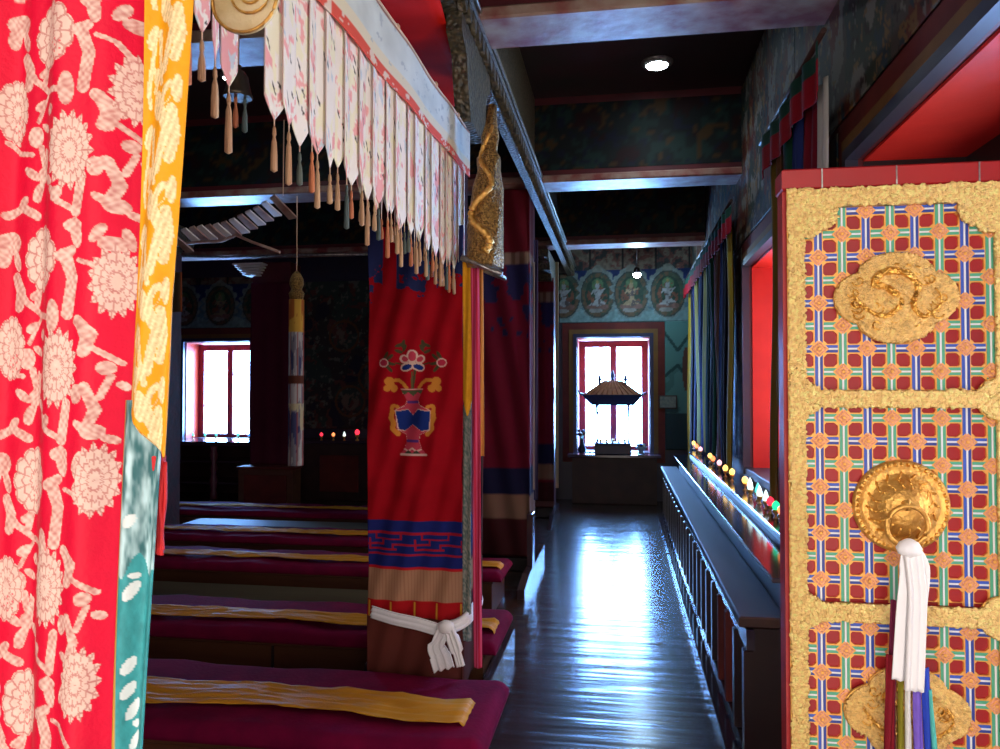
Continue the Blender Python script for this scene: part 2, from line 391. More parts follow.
def mural(name, x0, x1, z0, z1, fn, label, y=YB-.012, step=.014):
    o = painted(name, np.arange(x0, x1+step, step), np.arange(z0, z1+step, step), lambda u, v: (u, y+0*u, v), fn, mural_attr, flip=True)
    thick(o, .008, -1); return tag(o, label, 'mural')
pale = (.34, .36, .38); warm = (.4, .3, .18)
mural('wall_mural', -.86, XR-.01, 2.45, 3.5, medallions([(-.8, pale), (-.33, pale), (.13, warm), (.62, pale)], 2.83, .235, .32, 2),
      'painted mural of seated figures in oval haloes above the corridor end window')
mural('wall_mural', -6.75, -4.72, 2.45, 3.2, medallions([(-6.55, pale), (-5.95, (.25, .22, .14)), (-5.35, pale)], 2.78, .24, .3, 12),
      'painted mural of oval haloes above the far left window')
def teal_mural(u, v):
    c = base(u, (.06, .15, .14)); n = fbm(u, v, 3, 5); put(c, n > .55, (.08, .2, .19)); put(c, n < .42, (.03, .08, .085))
    put(c, stroke(u, v, [(.57, 2.3), (.75, 2.05), (.93, 2.3)], .02), (.02, .06, .06)); put(c, stroke(u, v, [(.57, 1.7), (.75, 1.85), (.93, 1.6)], .02), (.02, .06, .06))
    put(c, v < 1.2, (.018, .04, .045)); put(c, ell(u, v, .86, 1.8, .05, .3), (.1, .04, .03)); return c
mural('wall_mural', .58, XR-.01, .7, 2.45, teal_mural, 'teal painted wall panel right of the corridor end window')
def dark_mural(u, v):
    c = base(u, (.03, .026, .026)); n = fbm(u, v, 4, 31); n2 = fbm(u, v, 9, 33); n3 = fbm(u, v, 16, 35)
    put(c, n > .55, (.03, .045, .04)); put(c, n2 > .62, (.09, .035, .03)); put(c, n3 > .66, (.1, .1, .085)); put(c, n < .35, (.018, .016, .03))
    for (a, b_) in ((-4.0, 2.3), (-3.55, 1.7), (-3.0, 2.4), (-3.9, 1.35)):
        r = np.hypot(u-a, v-b_); put(c, (r > .2) & (r < .235), (.1, .045, .02)); put(c, (r < .13) & (n3 > .45), (.12, .09, .07))
    return c
mural('wall_mural', -4.7, -.9, .95, 3.1, dark_mural, 'dark figured mural behind the hanging cylinder banner')
def side_mural(u, v):                    # u = y along the wall
    c = base(u, (.11, .1, .09)); a = fbm(u, v*.6, 5, 41); b_ = fbm(u, v*.7, 10, 43); d = fbm(u, v, 20, 47)
    put(c, a > .56, (.18, .045, .03)); put(c, a < .42, (.05, .08, .06)); put(c, b_ > .62, (.3, .3, .28)); put(c, b_ < .33, (.03, .07, .1))
    put(c, d > .68, (.32, .2, .08)); put(c, d < .3, (.04, .025, .03)); return c*.55
def side(name, y0, y1, z0, z1, label):
    o = painted(name, np.arange(y0, y1, .012), np.arange(z0, z1, .012), lambda u, v: (XR-.01+0*u, u, v), side_mural, mural_attr)
    thick(o, .006, 1); return tag(o, label, 'mural')
side('wall_mural', .8, 4.3, 2.66, ZC-.02, 'red green and grey painted mural above the near red window')
side('wall_mural', 4.3, YB-.02, 2.66, ZC-.02, 'faded painted mural high above the far row of hanging strips')
side('wall_mural', 6.2, YB-.02, .95, 2.64, 'painted wall behind the far row of hanging strips')
side('wall_mural', 3.5, 4.3, .95, 2.64, 'painted wall between the two right hand windows')

# ================================================================= LAMPS
lamp_m = mat('lit_lamp_face', (1, 1, 1), .5, emit=(.8, .92, 1), estr=40)
def downlight(x, y, z, label, power, r=.05):
    t = thing('ceiling_lamp', label, 'lamp', (x, y, z))
    b = MB(); b.lathe((x, y, z-.03), [(r*1.5, .03), (r*1.5, .02), (r*1.05, 0), (r*1.05, .01)], silver, 24); b.build('rim', t)
    b = MB(); b.lathe((x, y, z-.034), [(r*.4, 0), (r, .004), (r, .01)], lamp_m, 20); b.build('lens', t)
    l = bpy.data.lights.new('lamp_light', 'SPOT'); l.energy = power; l.spot_size = 2.4; l.spot_blend = .8; l.shadow_soft_size = .05; l.color = (.8, .9, 1)
    o = bpy.data.objects.new('lamp_light', l); C.objects.link(o); o.parent = t; o.location = (0, 0, -.06)
p = at(657, 62, Z=3.9); downlight(p[0], p[1], 3.9, 'round white ceiling lamp between the first two corridor beams', 14, .078)
p = at(230, 75, Z=3.9); downlight(p[0], p[1], 3.9, 'small ceiling lamp seen behind the hanging bell', 10, .05)
pl = at(637, 272, Y=9.75)
t = thing('hanging_spotlight', 'bright round spotlight hanging in front of the far mural', 'lamp', tuple(pl))
b = MB(); b.lathe(tuple(pl), [(.02, .06), (.035, .05), (.045, 0), (.05, -.02)], black_wood, 18); b.tube([(pl[0], pl[1], pl[2]+.05), (pl[0], pl[1], 3.9)], .006, black_wood); b.build('shade', t)
b = MB(); b.lathe((pl[0], pl[1], pl[2]-.03), [(.014, -.045), (.04, -.028), (.052, -.008), (.045, .012), (.012, .02)], lamp_m, 16); b.build('bulb', t)
l = bpy.data.lights.new('lamp_light', 'POINT'); l.energy = 26; l.shadow_soft_size = .04; l.color = (.5, .78, 1)
o = bpy.data.objects.new('lamp_light', l); C.objects.link(o); o.parent = t; o.location = (0, -.06, -.08)
# ================================================================= COLUMNS
def column(label, x0, x1, y0, y1, ztop, foot, m=maroon, cap=True):
    t = thing('column', label, 'column', ((x0+x1)/2, (y0+y1)/2, 0))
    b = MB(); b.box((x0, y0, foot), (x1, y1, ztop), m, .012); b.build('shaft', t)
    b = MB(); b.box((x0-.03, y0-.008, 0), (x1+.004, y1+.008, foot), black_wood, .01); b.build('column_base', t)
    if cap:
        b = MB(); cx, cy = (x0+x1)/2, (y0+y1)/2; w = (y1-y0)/2
        prof = [(cy-w-.5, ztop+.3), (cy-w-.5, ztop+.22), (cy-w-.34, ztop+.17), (cy-w-.3, ztop+.1), (cy-w-.14, ztop+.07), (cy-w-.08, ztop), (cy+w+.08, ztop),
                (cy+w+.14, ztop+.07), (cy+w+.3, ztop+.1), (cy+w+.34, ztop+.17), (cy+w+.5, ztop+.22), (cy+w+.5, ztop+.3)]
        b.prism(prof, 'X', cx-.11, cx+.11, carve); b.build('capital', t)
    return t
column('maroon column at the front wrapped by the red vase banner', -1.1, -.745, 3.26, 3.64, 2.7, .3, m=mat('matt_dark_maroon', (.03, .006, .01), .9, spec=.1), cap=False)
b = MB(); b.prism([(3.1, 3.1), (3.1, 3.02), (3.2, 2.96), (3.24, 2.82), (3.3, 2.7), (3.6, 2.7), (3.66, 2.82), (3.7, 2.96), (3.8, 3.02), (3.8, 3.1)], 'X', -.728, -.66, carve); tag(b.build('carved_bracket'), 'dark carved bracket above the head of the ribbon banner beside the vase banner', 'bracket')
column('maroon column in mid hall wrapped by the dark red banner', -1.2, -.78, 6.3, 6.68, 3.22, .12, cap=False)
column('dark column furthest down the corridor beside the end wall', -1.05, -.8, 9.0, 9.3, 2.8, .12)
column('maroon column right of the far left window', -4.67, -4.16, 9.1, 9.4, 3.15, .5, cap=False)
column('dark carved column left of the far left window', -4.5, -4.14, 6.35, 6.65, 2.8, .12, m=mat('carved_dark_red_wood', (.07, .015, .015), .5, 0, (.03, .02, .02), 12, .6, 24))
column('maroon column behind the floral brocade hanging', -1.12, -.82, .86, 1.1, 2.9, .12, cap=False)
b = MB(); b.box((-4.72, 8.85, 0), (-4.0, 9.08, .53), brown_wood, .01); b.box((-4.74, 8.83, .53), (-3.98, 9.08, .56), redbrown, .008)
b.box((-4.64, 8.835, .08), (-4.08, 8.85, .46), redbrown, .006); tag(b.build('wooden_chest'), 'brown wooden chest at the foot of the far maroon column', 'chest')

# ---- red banner with the embroidered vase: design drawn on a 93 x 410 grid
def vase_design(u, v):
    X = (u-360)*5.35; Y = (v-330)*5.35
    c = base(u, (.36, .002, .01)); n = fbm(u, v, .08, 3); c *= (.88+.24*n[..., None])
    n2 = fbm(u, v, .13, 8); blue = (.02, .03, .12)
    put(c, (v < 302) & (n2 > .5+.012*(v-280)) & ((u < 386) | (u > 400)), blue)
    org = (.66, .25, .035); cream = (.72, .5, .42); pk = (.55, .05, .09); bl = (.01, .03, .2); grn = (.07, .06, .025)
    for s_ in (-1, 1):
        A = (lambda x: x) if s_ < 0 else (lambda x: 610-x)
        q_ = lambda pts: [(A(x), y) for x, y in pts]
        put(c, stroke(X, Y, q_([(272, 315), (255, 290), (232, 272), (205, 275)]), 9), org)
        for (ex, ey, r) in ((180, 280, 24), (205, 318, 20), (168, 318, 17), (190, 300, 18)): put(c, ell(X, Y, A(ex), ey, r, r), org)
        put(c, stroke(X, Y, q_([(222, 420), (198, 440), (192, 475), (205, 505), (200, 535), (225, 562)]), 13), org)
        put(c, ell(X, Y, A(205), 425, 20, 22), org); put(c, ell(X, Y, A(212), 430, 7, 8), (.4, .02, .02))
        put(c, stroke(X, Y, q_([(300, 210), (260, 190), (215, 180)]), 4), grn)
        for (ex, ey, a_) in ((185, 150, 40), (190, 185, -10), (180, 210, -50), (165, 140, 60)): put(c, ell(X, Y, A(ex), ey, 24, 9, a_ if s_ > 0 else -a_), grn)
        put(c, ell(X, Y, A(152), 180, 27, 24), cream); put(c, ell(X, Y, A(152), 180, 21, 18), (.5, .03, .07))
        for (ex, ey, a_) in ((235, 85, 20), (262, 100, 70), (232, 118, -20), (255, 76, 80)): put(c, ell(X, Y, A(ex), ey, 22, 9, a_ if s_ > 0 else -a_), grn)
    put(c, stroke(X, Y, [(316, 200), (310, 260), (300, 325)], 6), grn); put(c, stroke(X, Y, [(300, 230), (298, 320)], 4), (.12, .1, .04))
    for (ex, ey, rx, ry, a_) in ((302, 145, 28, 36, 0), (262, 160, 26, 22, 30), (340, 160, 26, 22, -30), (275, 202, 34, 23, -20), (332, 202, 34, 23, 20)): put(c, ell(X, Y, ex, ey, rx, ry, a_), cream)
    for (ex, ey, rx, ry, a_) in ((302, 145, 19, 27, 0), (266, 160, 18, 14, 30), (338, 160, 18, 14, -30)): put(c, ell(X, Y, ex, ey, rx, ry, a_), pk)
    for (ex, ey, rx, ry, a_) in ((275, 203, 26, 14, -20), (332, 203, 26, 14, 20)): put(c, ell(X, Y, ex, ey, rx, ry, a_), bl)
    body = [(245, 325), (360, 325), (335, 385), (345, 410), (392, 435), (398, 540), (345, 565), (340, 600), (352, 640), (382, 672), (240, 672), (262, 640), (275, 600), (268, 565), (225, 540), (215, 435), (262, 410), (272, 385)]
    put(c, poly(X, Y, [((x-305)*1.035+305, (y-500)*1.02+500) for x, y in body]), cream); put(c, poly(X, Y, body), pk)
    put(c, poly(X, Y, [(245, 328), (360, 328), (350, 350), (330, 338), (305, 360), (280, 338), (258, 352)]), (.08, .09, .04))
    zz = [(215, 440), (245, 438), (275, 432), (305, 462), (335, 432), (365, 438), (396, 440), (394, 538), (352, 545), (330, 528), (305, 512), (285, 528), (260, 545), (230, 538)]
    put(c, poly(X, Y, [((x-305)*1.05+305, (y-490)*1.07+490) for x, y in zz]), cream); put(c, poly(X, Y, zz), bl)
    for yy in (392, 600): put(c, stroke(X, Y, [(278, yy), (332, yy)], 7), (.1, .03, .2))
    put(c, stroke(X, Y, [(262, 645), (285, 655), (305, 640), (325, 655), (350, 645)], 4), cream); put(c, stroke(X, Y, [(240, 674), (382, 674)], 4), cream)
    for xx in (285, 325): put(c, poly(X, Y, [(xx, 650), (xx+22, 668), (xx-22, 668)]), (.05, .05, .03))
    # key pattern band and lower stripes
    s = v-.02*(u-372)*-1; bb = (.012, .02, .16)
    band = (v > 522) & (v < 568); put(c, band, bb)
    rr = np.zeros(np.shape(u), bool)
    for (y0, y1, w) in ((533.5, 536, 0), (555, 557, 0)): rr |= (v > y0) & (v < y1)
    uu = np.mod(u-366, 46)
    rr |= (v > 540) & (v < 542) & (uu > 14) & (uu < 40); rr |= (v > 545.5) & (v < 547.5) & ((uu < 22) | (uu > 32)); rr |= (v > 550) & (v < 552) & (uu > 8) & (uu < 36)
    for (cx_, y0, y1) in ((14, 533, 542), (8, 540, 552), (22, 540, 547), (32, 545, 552), (40, 533, 542)): rr |= (np.abs(uu-cx_) < 1) & (v > y0) & (v < y1)
    put(c, band & rr, (.36, .01, .03)); put(c, (v > 568) & (v < 571), (.5, .01, .02))
    put(c, (v >= 571) & (v < 602), (.42, .22, .13)); put(c, (v > 571) & (v < 602) & (np.mod(u, 3.1) < .7), (.34, .17, .1))
    put(c, (v >= 602) & (v < 619), (.42, .008, .012)); put(c, (v > 603) & (v < 619) & (np.abs(np.mod(u-396, 22.5)) < 1.8), (.62, .3, .03))
    put(c, v >= 619, (.13, .03, .022)); return c
zA = lambda v: 2.03-(v-270)*.004343
def folds(u, s=1): return .006*np.sin(u*.11+1.3)*s+.004*np.sin(u*.27)
bt = thing('column_banner', 'bright red column banner embroidered with a blue vase of flowers', 'banner', (-.877, 3.24, .2), 'banners wrapped round the columns')
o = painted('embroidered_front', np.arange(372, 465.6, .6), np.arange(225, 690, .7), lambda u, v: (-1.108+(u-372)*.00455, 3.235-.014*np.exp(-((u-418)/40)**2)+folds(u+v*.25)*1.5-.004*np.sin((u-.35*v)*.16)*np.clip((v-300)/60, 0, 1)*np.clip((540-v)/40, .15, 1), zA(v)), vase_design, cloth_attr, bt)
thick(o, .004, 1)
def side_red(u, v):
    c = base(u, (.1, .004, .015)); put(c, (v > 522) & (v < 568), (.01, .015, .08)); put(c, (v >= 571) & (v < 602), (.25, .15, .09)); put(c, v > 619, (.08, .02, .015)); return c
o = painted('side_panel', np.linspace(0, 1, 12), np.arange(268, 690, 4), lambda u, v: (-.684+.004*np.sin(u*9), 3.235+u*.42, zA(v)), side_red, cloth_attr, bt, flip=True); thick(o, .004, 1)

# white scarf knotted round the first column
kt = thing('ceremonial_scarf', 'white silk scarf knotted round the red vase banner column', 'scarf', (-.8, 3.2, .5), 'white silk scarves')
def ribbon(pts, w, name, m, parent, t=.006, seed=1, twist=0.0, fold=.012):
    pts = [Vector(p) for p in pts]; r = random.Random(seed); n = len(pts); k = 9; b = MB()
    for i, p_ in enumerate(pts):
        d = (pts[min(i+1, n-1)]-pts[max(i-1, 0)]).normalized(); nrm = Vector((0, -1, 0)); s_ = d.cross(nrm).normalized()
        ww = w[i] if isinstance(w, (list, tuple)) else w
        for j in range(k):
            a = (j/(k-1)-.5); off = fold*math.sin(j*2.1+i*twist+seed)*(ww/.05)
            b.v.append(tuple(p_+s_*a*ww+nrm*(off+.006)))
    for i in range(n-1):
        for j in range(k-1): b.face([i*k+j, i*k+j+1, (i+1)*k+j+1, (i+1)*k+j], m, True)
    o = b.build(name, parent); thick(o, t, 0); return o
def W(x, y, Y): return tuple(at(x, y, Y=Y))
def curve(ps, n=24):
    out = []; ps = [Vector(p) for p in ps]; ps = [ps[0]]+ps+[ps[-1]]
    for i in range(1, len(ps)-2):
        for k in range(n//max(1, len(ps)-3)):
            t = k/(n//max(1, len(ps)-3)); a, b_, c_, d = ps[i-1:i+3]
            out.append(.5*((2*b_)+(c_-a)*t+(2*a-5*b_+4*c_-d)*t*t+(3*b_-a-3*c_+d)*t**3))
    out.append(ps[-2]); return out
ribbon(curve([W(372, 611, 3.2), W(395, 618, 3.18), (W(418, 623, 3.17)), W(438, 629, 3.17)]), .055, 'wrap', khata, kt, seed=2)
ribbon(curve([W(438, 629, 3.17), W(458, 624, 3.17), W(470, 615, 3.2), W(479, 600, 3.35), W(480.5, 590, 3.5)]), .045, 'wrap', khata, kt, seed=4)
ribbon(curve([W(446, 625, 3.15), W(438, 645, 3.14), W(441, 655, 3.14), W(445, 669, 3.14)]), [.05]*8+[.075]*8+[.085]*20, 'scarf_tail', khata, kt, seed=3)
ribbon(curve([W(448, 625, 3.13), W(455, 645, 3.12), W(461, 666, 3.12)]), [.04]*8+[.05]*8+[.03]*20, 'scarf_tail', khata, kt, seed=5)
b = MB(); kp = W(446, 627, 3.13); b.lathe(kp, [(.006, -.03), (.026, -.022), (.034, -.004), (.03, .016), (.012, .027)], khata, 12, sx=1.1, sy=.8); b.build('knot', kt)

# ---- banner of the second column
def dark_banner(u, v):                    # u in metres across, v in metres up
    c = base(u, (.15, .006, .024)); n = fbm(u, v, 5, 61); c *= (.85+.3*n[..., None]); n2 = fbm(u, v, 9, 63)
    put(c, (v > 1.9) & (n2+(v-2.3)*.45 > .5), (.02, .018, .075)); put(c, v > 2.56, (.13, .07, .05)); put(c, (v > 2.56) & (np.mod(u, .08) < .04), (.24, .16, .12)); put(c, v > 2.66, (.12, .006, .015))
    put(c, (v < .86) & (v > .63), (.012, .012, .05)); put(c, (v < .63) & (v > .44), (.22, .13, .09)); put(c, v < .44, (.06, .012, .016)); return c
bt2 = thing('column_banner', 'shadowed dark red and blue banner on the column behind the vase banner', 'banner', (-.95, 6.27, .12), 'banners wrapped round the columns')
o = painted('front_panel', np.arange(-1.21, -.76, .012), np.arange(.13, 3.2, .02), lambda u, v: (u, 6.275-.012*np.sin(u*30+v*5), v), dark_banner, cloth_attr, bt2); thick(o, .004, 1)
o = painted('side_panel', np.arange(0, .44, .02), np.arange(.13, 3.16, .03), lambda u, v: (-.765+.004*np.sin(u*30), 6.27+u, v), dark_banner, cloth_attr, bt2, flip=True); thick(o, .004, 1)
o = painted('column_banner', np.arange(-1.06, -.79, .012), np.arange(.2, 2.85, .03), lambda u, v: (u, 8.975+.006*np.sin(u*50), v), dark_banner, cloth_attr); thick(o, .004, 1)
tag(o, 'dark narrow banner on the last column by the end wall', 'banner', 'banners wrapped round the columns')
o = painted('column_banner', np.arange(-4.68, -4.15, .02), np.arange(.57, 2.9, .03), lambda u, v: (u, 9.07+.008*np.sin(u*30), v), lambda u, v: base(u, (.085, .008, .03))*(.8+.4*fbm(u, v, 3, 6)[..., None]), cloth_attr); thick(o, .004, 1)
tag(o, 'plain maroon banner on the column right of the far left window', 'banner', 'banners wrapped round the columns')

# ---- long multicoloured strips and gilded head hanging beside the first column
def strip(name, x0, x1, y0, y1, Y, fn, parent=None, m=cloth_attr, point=0, fold=.006, step=(1.0, 2.0), lean=0):
    us = np.linspace(0, 1, max(8, int((x1-x0)/step[0])+1)); vs = np.arange(y0, y1+step[1], step[1])
    def pos(U, V):
        x = x0+(x1-x0)*U+lean*(V-y0)/(y1-y0)
        V2 = V+0*U
        if point: V2 = y0+(V-y0)*(1-point*np.abs(U-.5)*2)
        d = _F[None, None, :]+_R*((x-500)/FPX)[..., None]-_U*((V2-374.5)/FPX)[..., None]
        t = (Y-_O[1])/d[..., 1]; P_ = _O+d*t[..., None]
        return P_[..., 0], Y+fold*np.sin(U*7+V*.02), P_[..., 2]
    o = painted(name, us, vs, pos, fn, m, parent); thick(o, .003, 0); return o
flat = lambda rgb, s=.3, sc=6: (lambda u, v: base(u, rgb)*(1-s/2+s*fbm(u*2, v*.05, sc, 3)[..., None]))
ph = thing('hanging_phan_banner', 'tall ribbon banner with a gilded head hanging right of the vase banner', 'banner', W(480, 130, 3.2), 'ribbon banners with gilded heads')
hp = [(.03, 0), (.05, .03), (.045, .06), (.06, .1), (.05, .16), (.03, .2)]
b = MB(); cx, cy, cz = W(484, 268, 3.2)
prof = [(.095, .0), (.1, .03), (.092, .1), (.095, .18), (.085, .26), (.08, .34), (.06, .42), (.062, .47), (.04, .5), (.046, .56), (.03, .62), (.022, .7)]
n0 = len(b.v); b.lathe((cx, cy, cz), prof, gold_old, 28)
for i in range(n0, len(b.v)):
    x, y, z = b.v[i]; h = z-cz; a = math.atan2(y-cy, x-cx); r = 1+.1*math.sin(a*5+h*22)*math.cos(h*40); b.v[i] = (cx+(x-cx)*r*.82+h*.05, cy+(y-cy)*r, z)
b.build('gilded_head', ph)
b = MB(); b.tube([(cx-.085, cy-.07, cz+.035), (cx+.09, cy-.07, cz-.04)], .012, silver); b.tube([(cx+.09*math.cos(k/24*2*PI), cy+.1*math.sin(k/24*2*PI), cz-.004-.04*math.cos(k/24*2*PI)) for k in range(24)], .008, silver, 8, True); b.build('silver_rim', ph)
b = MB(); 
coil = []
for k in range(90):
    hz = .05+.0062*k; rr = np.interp(hz, [0, .1, .26, .42, .5, .7], [.1, .095, .088, .064, .045, .025]); a_ = -PI/2-.15+.6*math.sin(k*.15+.6)
    coil.append((cx+rr*.86*math.cos(a_)+hz*.05, cy+rr*1.03*math.sin(a_)-.003, cz+hz))
b.tube(coil, [.007+.011*(1-k/95)*(1+.3*math.sin(k*1.9)) for k in range(90)], gold_plain, 8)
b.build('gilded_ornament', ph)
strip('yellow_strip', 463, 472, 262, 418, 3.18, flat((.75, .36, .02)), ph, point=.12)
strip('grey_green_strip', 463, 471, 405, 640, 3.2, lambda u, v: np.where((fbm(u*3, v*.2, 3, 5) > .5)[..., None], np.array((.12, .17, .15)), np.array((.3, .3, .26))), ph)
strip('pink_strip', 471, 479, 268, 667, 3.17, lambda u, v: np.where((np.abs(np.mod(u*3, 1)-.5) < .22)[..., None], np.array((.62, .1, .22)), np.array((.48, .02, .06))), ph, lean=3)
strip('orange_strip', 478, 483, 268, 455, 3.19, flat((.55, .22, .05)), ph, lean=1)
strip('dark_strip', 478, 483, 440, 600, 3.21, flat((.08, .05, .06)), ph, lean=-1)
pt = thing('hanging_ribbon', 'narrow pale ribbon hanging at the edge of the furthest corridor column', 'ribbon', W(557, 300, 8.9))
strip('cream_strip', 555.5, 558.5, 262, 488, 8.9, flat((.5, .45, .3)), pt)
pt = thing('hanging_ribbon', 'dark glossy ribbon hanging right of the shadowed dark red banner', 'ribbon', W(540, 300, 6.2))
strip('dark_strip', 534, 538, 240, 500, 6.2, flat((.05, .04, .1)), pt); strip('pale_edge', 533, 534.6, 262, 490, 6.19, flat((.35, .3, .28)), pt)

# ================================================================= NEAR HANGINGS
cream_l = np.array((.7, .52, .44)); cream_d = np.array((.46, .17, .15))
def brocade(u, v):                       # 0..145 across, 0 top
    c = base(u, (.6, .002, .03)); n = fbm(u, v, .03, 2); c *= (.9+.2*n[..., None])
    m = np.zeros(np.shape(u), bool)
    for k in (-1, 0, 1, 2, 3, 4):
        dx, dy = -7*k, 229*k
        S = lambda pts, w: stroke(u, v, [(x+dx, y+dy) for x, y in pts], w)
        m |= S([(20, 52), (33, 74), (50, 87), (72, 91)], 3.2) | S([(20, 48), (26, 62), (24, 78)], 6) | S([(40, 68), (48, 62), (44, 76)], 4)
        m |= S([(100, 34), (112, 38), (124, 56)], 2.4) | S([(86, 28), (94, 52), (90, 88)], 6) | S([(82, 30), (92, 24)], 5)
        m |= S([(100, 92), (110, 118), (132, 137)], 2.6) | S([(102, 95), (112, 108), (108, 126)], 5.5) | S([(0, 136), (14, 147), (30, 150)], 2.6) | S([(0, 128), (12, 138)], 2)
        m |= S([(36, 116), (44, 98), (50, 92)], 2.2) | S([(0, 212), (20, 204), (36, 214)], 4.5) | S([(40, 144), (46, 168), (36, 196)], 4) | S([(52, 150), (50, 166)], 3)
        m |= S([(110, 160), (118, 184), (112, 205)], 4) | S([(64, 190), (72, 204), (88, 214)], 3) | S([(92, 178), (88, 214)], 5) | S([(126, 150), (120, 172)], 2.5)
        for (x, y, rx, ry, a) in ((76, 90, 6, 17, 0), (34, 132, 8, 11, 0), (58, 108, 7, 6, 30), (48, 124, 9, 4, 30), (40, 100, 8, 5, -30), (44, 172, 8, 9, 0), (30, 170, 10, 4.5, 40), (58, 180, 9, 5, 35),
                                  (36, 190, 4.5, 10, 15), (50, 154, 3, 10, -15), (123, 16, 9, 8, 0), (114, 6, 4, 11, 20), (132, 10, 4, 12, -15), (117, 206, 8, 8, 0), (108, 200, 8, 4, 40), (128, 214, 7, 4, 30), (12, 12, 13, 12, 0),
                                  (6, 24, 6, 14, 10), (20, 30, 5, 12, -20), (96, 6, 6, 16, -10), (70, 196, 5, 8, 20), (86, 228, 9, 7, 0), (20, 200, 5, 9, 40), (123, 142, 6, 7, 0), (134, 160, 6, 4, 40), (103, 168, 6, 10, 0)):
            m |= ell(u, v, x+dx, y+dy, rx, ry, a)
    wv = np.clip(fbm(u, v, .16, 9)+.35*np.sin(u*.9+3*fbm(u, v, .06, 5)*4)*np.sin(v*.7), 0, 1); c[m] = (cream_l*wv[m][:, None]+cream_d*(1-wv[m])[:, None])*1.02
    def flower(cx, cy, rx, ry, npet, amp, kind):
        x = (u-cx)/rx; y = (v-cy)/ry; r = np.hypot(x, y); a = np.arctan2(y, x)
        saw = np.abs(np.mod(a*npet/(2*PI), 1)-.5)*2
        edge = 1+amp*(saw-.5) if kind == 'pointed' else 1-amp*.6*(1-np.sqrt(np.clip(1-(saw)**2, 0, 1)))
        inside = r < edge
        ring = np.mod(r*3.2+.35*saw, 1); petal = (np.abs(saw) > .86) & (r > .3)
        line = (ring < .22) | petal
        t_ = np.where(line, 0.0, 1.0)*.75+.25*vn(u, v, .2, 4)
        col_ = cream_l*t_[..., None]+cream_d*(1-t_)[..., None]; c[inside] = col_[inside]
        if kind != 'pointed':
            dots = (np.mod(u, 5) < 1.7) & (np.mod(v+2.5*np.floor(u/5), 7) < 2) & (ell(u, v, cx+rx*.3, cy+ry*.45, rx*.45, ry*.35)); put(c, dots, (.7, .1, .12))
    for k in (-1, 0, 1, 2, 3, 4):
        flower(57-9*k, 32+227*k, 24, 35, 11, .22, 'round'); flower(80-6*k, 152+219*k, 20, 37, 17, .26, 'pointed')
        flower(125-6*k, 83+200*k, 15, 34, 15, .28, 'pointed'); flower(8, 103+247*k, 17, 34, 13, .2, 'round')
        flower(-50-6*k, 80+227*k, 26, 36, 12, .24, 'round'); flower(-90, 190+220*k, 22, 38, 17, .26, 'pointed')
    return c
br = thing('brocade_hanging', 'red brocade hanging with large cream flowers at the left edge', 'wall hanging', (-.8, .8, .3))
def bro_pos(u, v):
    e = 145-25*v/749; s = u*np.where(u > 0, e/145, 1)
    fold = .012*np.sin(s*.055+.5)+.03*np.clip((s-85)/50, 0, 1)**2+.004*np.sin(s*.16+v*.004)
    return (-.732+s*.00127, .8+fold, 1.956-v*.001157)
o = painted('brocade_cloth', np.concatenate([np.arange(-150, -12, 4), np.arange(-12, 145.1, .85)]), np.concatenate([np.arange(-90, -12, 5), np.arange(-12, 762, .95), np.arange(762, 1330, 5)]), bro_pos, brocade, silk_attr, br); thick(o, .004, 1)
b = MB(); b.tube([(-.92, .8, 2.065), (-.5, .8, 2.065)], .01, dark_wood); b.build('hanging_rod', br)

def edge_strip(name, label, xl, xr, y0, y1, Y, fn, cat='wall hanging', cut=None, m=silk_attr, grp=None, dens=1.2):
    # xl, xr: piecewise edges (list of (y, x))
    vs = np.arange(y0, y1+2, dens); wmax = max(b_[1]-a_[1] for a_, b_ in zip(xl, xr)); us = np.linspace(0, 1, max(10, int(wmax/dens)))
    def pos(U, V):
        V2 = V
        if cut: V2 = np.minimum(V, cut[0]+(cut[1]-cut[0])*U)
        a = np.interp(V2, [p[0] for p in xl], [p[1] for p in xl]); c_ = np.interp(V2, [p[0] for p in xr], [p[1] for p in xr]); x = a+(c_-a)*U
        d = _F[None, None, :]+_R*((x-500)/FPX)[..., None]-_U*((V2-374.5)/FPX)[..., None]
        t = (Y-_O[1])/d[..., 1]; P_ = _O+d*t[..., None]
        return P_[..., 0], Y+.008*np.sin(U*6+V2*.006), P_[..., 2]
    o = painted(name, us, vs, pos, fn, m); thick(o, .003, 0); return tag(o, label, cat, grp)
def yellow_fn(u, v):
    x = u*52; c = base(u, (.72, .3, .006)); c *= (.9+.2*fbm(u, v*.02, 5, 4)[..., None]); cr = np.array((.78, .6, .34)); m = np.zeros(np.shape(u), bool)
    for k in range(-1, 6):
        y = 100*k; s_ = lambda p, w: stroke(x, v, [(a, b_+y) for a, b_ in p], w)
        m |= s_([(10, 40), (8, 62), (5, 90), (8, 106)], 2.4) | s_([(16, 30), (20, 60), (26, 84)], 3) | s_([(30, 112), (37, 128), (32, 150), (28, 172)], 4.5) | s_([(40, 10), (44, 35), (40, 60)], 4.5)
        m |= ell(x, v, 8, 136+y, 5, 13, 12) | (ell(x, v, 34, 196+y, 6, 14, 20) & ~ell(x, v, 36, 198+y, 2.5, 8, 20)) | ell(x, v, 16, 176+y, 6, 9) | ell(x, v, 22, 6+y, 8, 16, -10) | ell(x, v, 44, 90+y, 4, 14)
        m |= s_([(8, 166), (18, 178), (14, 190)], 3) | s_([(28, 20), (34, 30), (38, 22)], 2.5)
    w_ = np.clip(fbm(u, v*.02, 26, 5)*1.3+.25*np.sin(x*1.1+v*.3), 0, 1)[..., None]; c2 = cr*(.62+.5*w_)+np.array((.0, -.02, -.05))*(1-w_); c[m] = c2[m]; return c
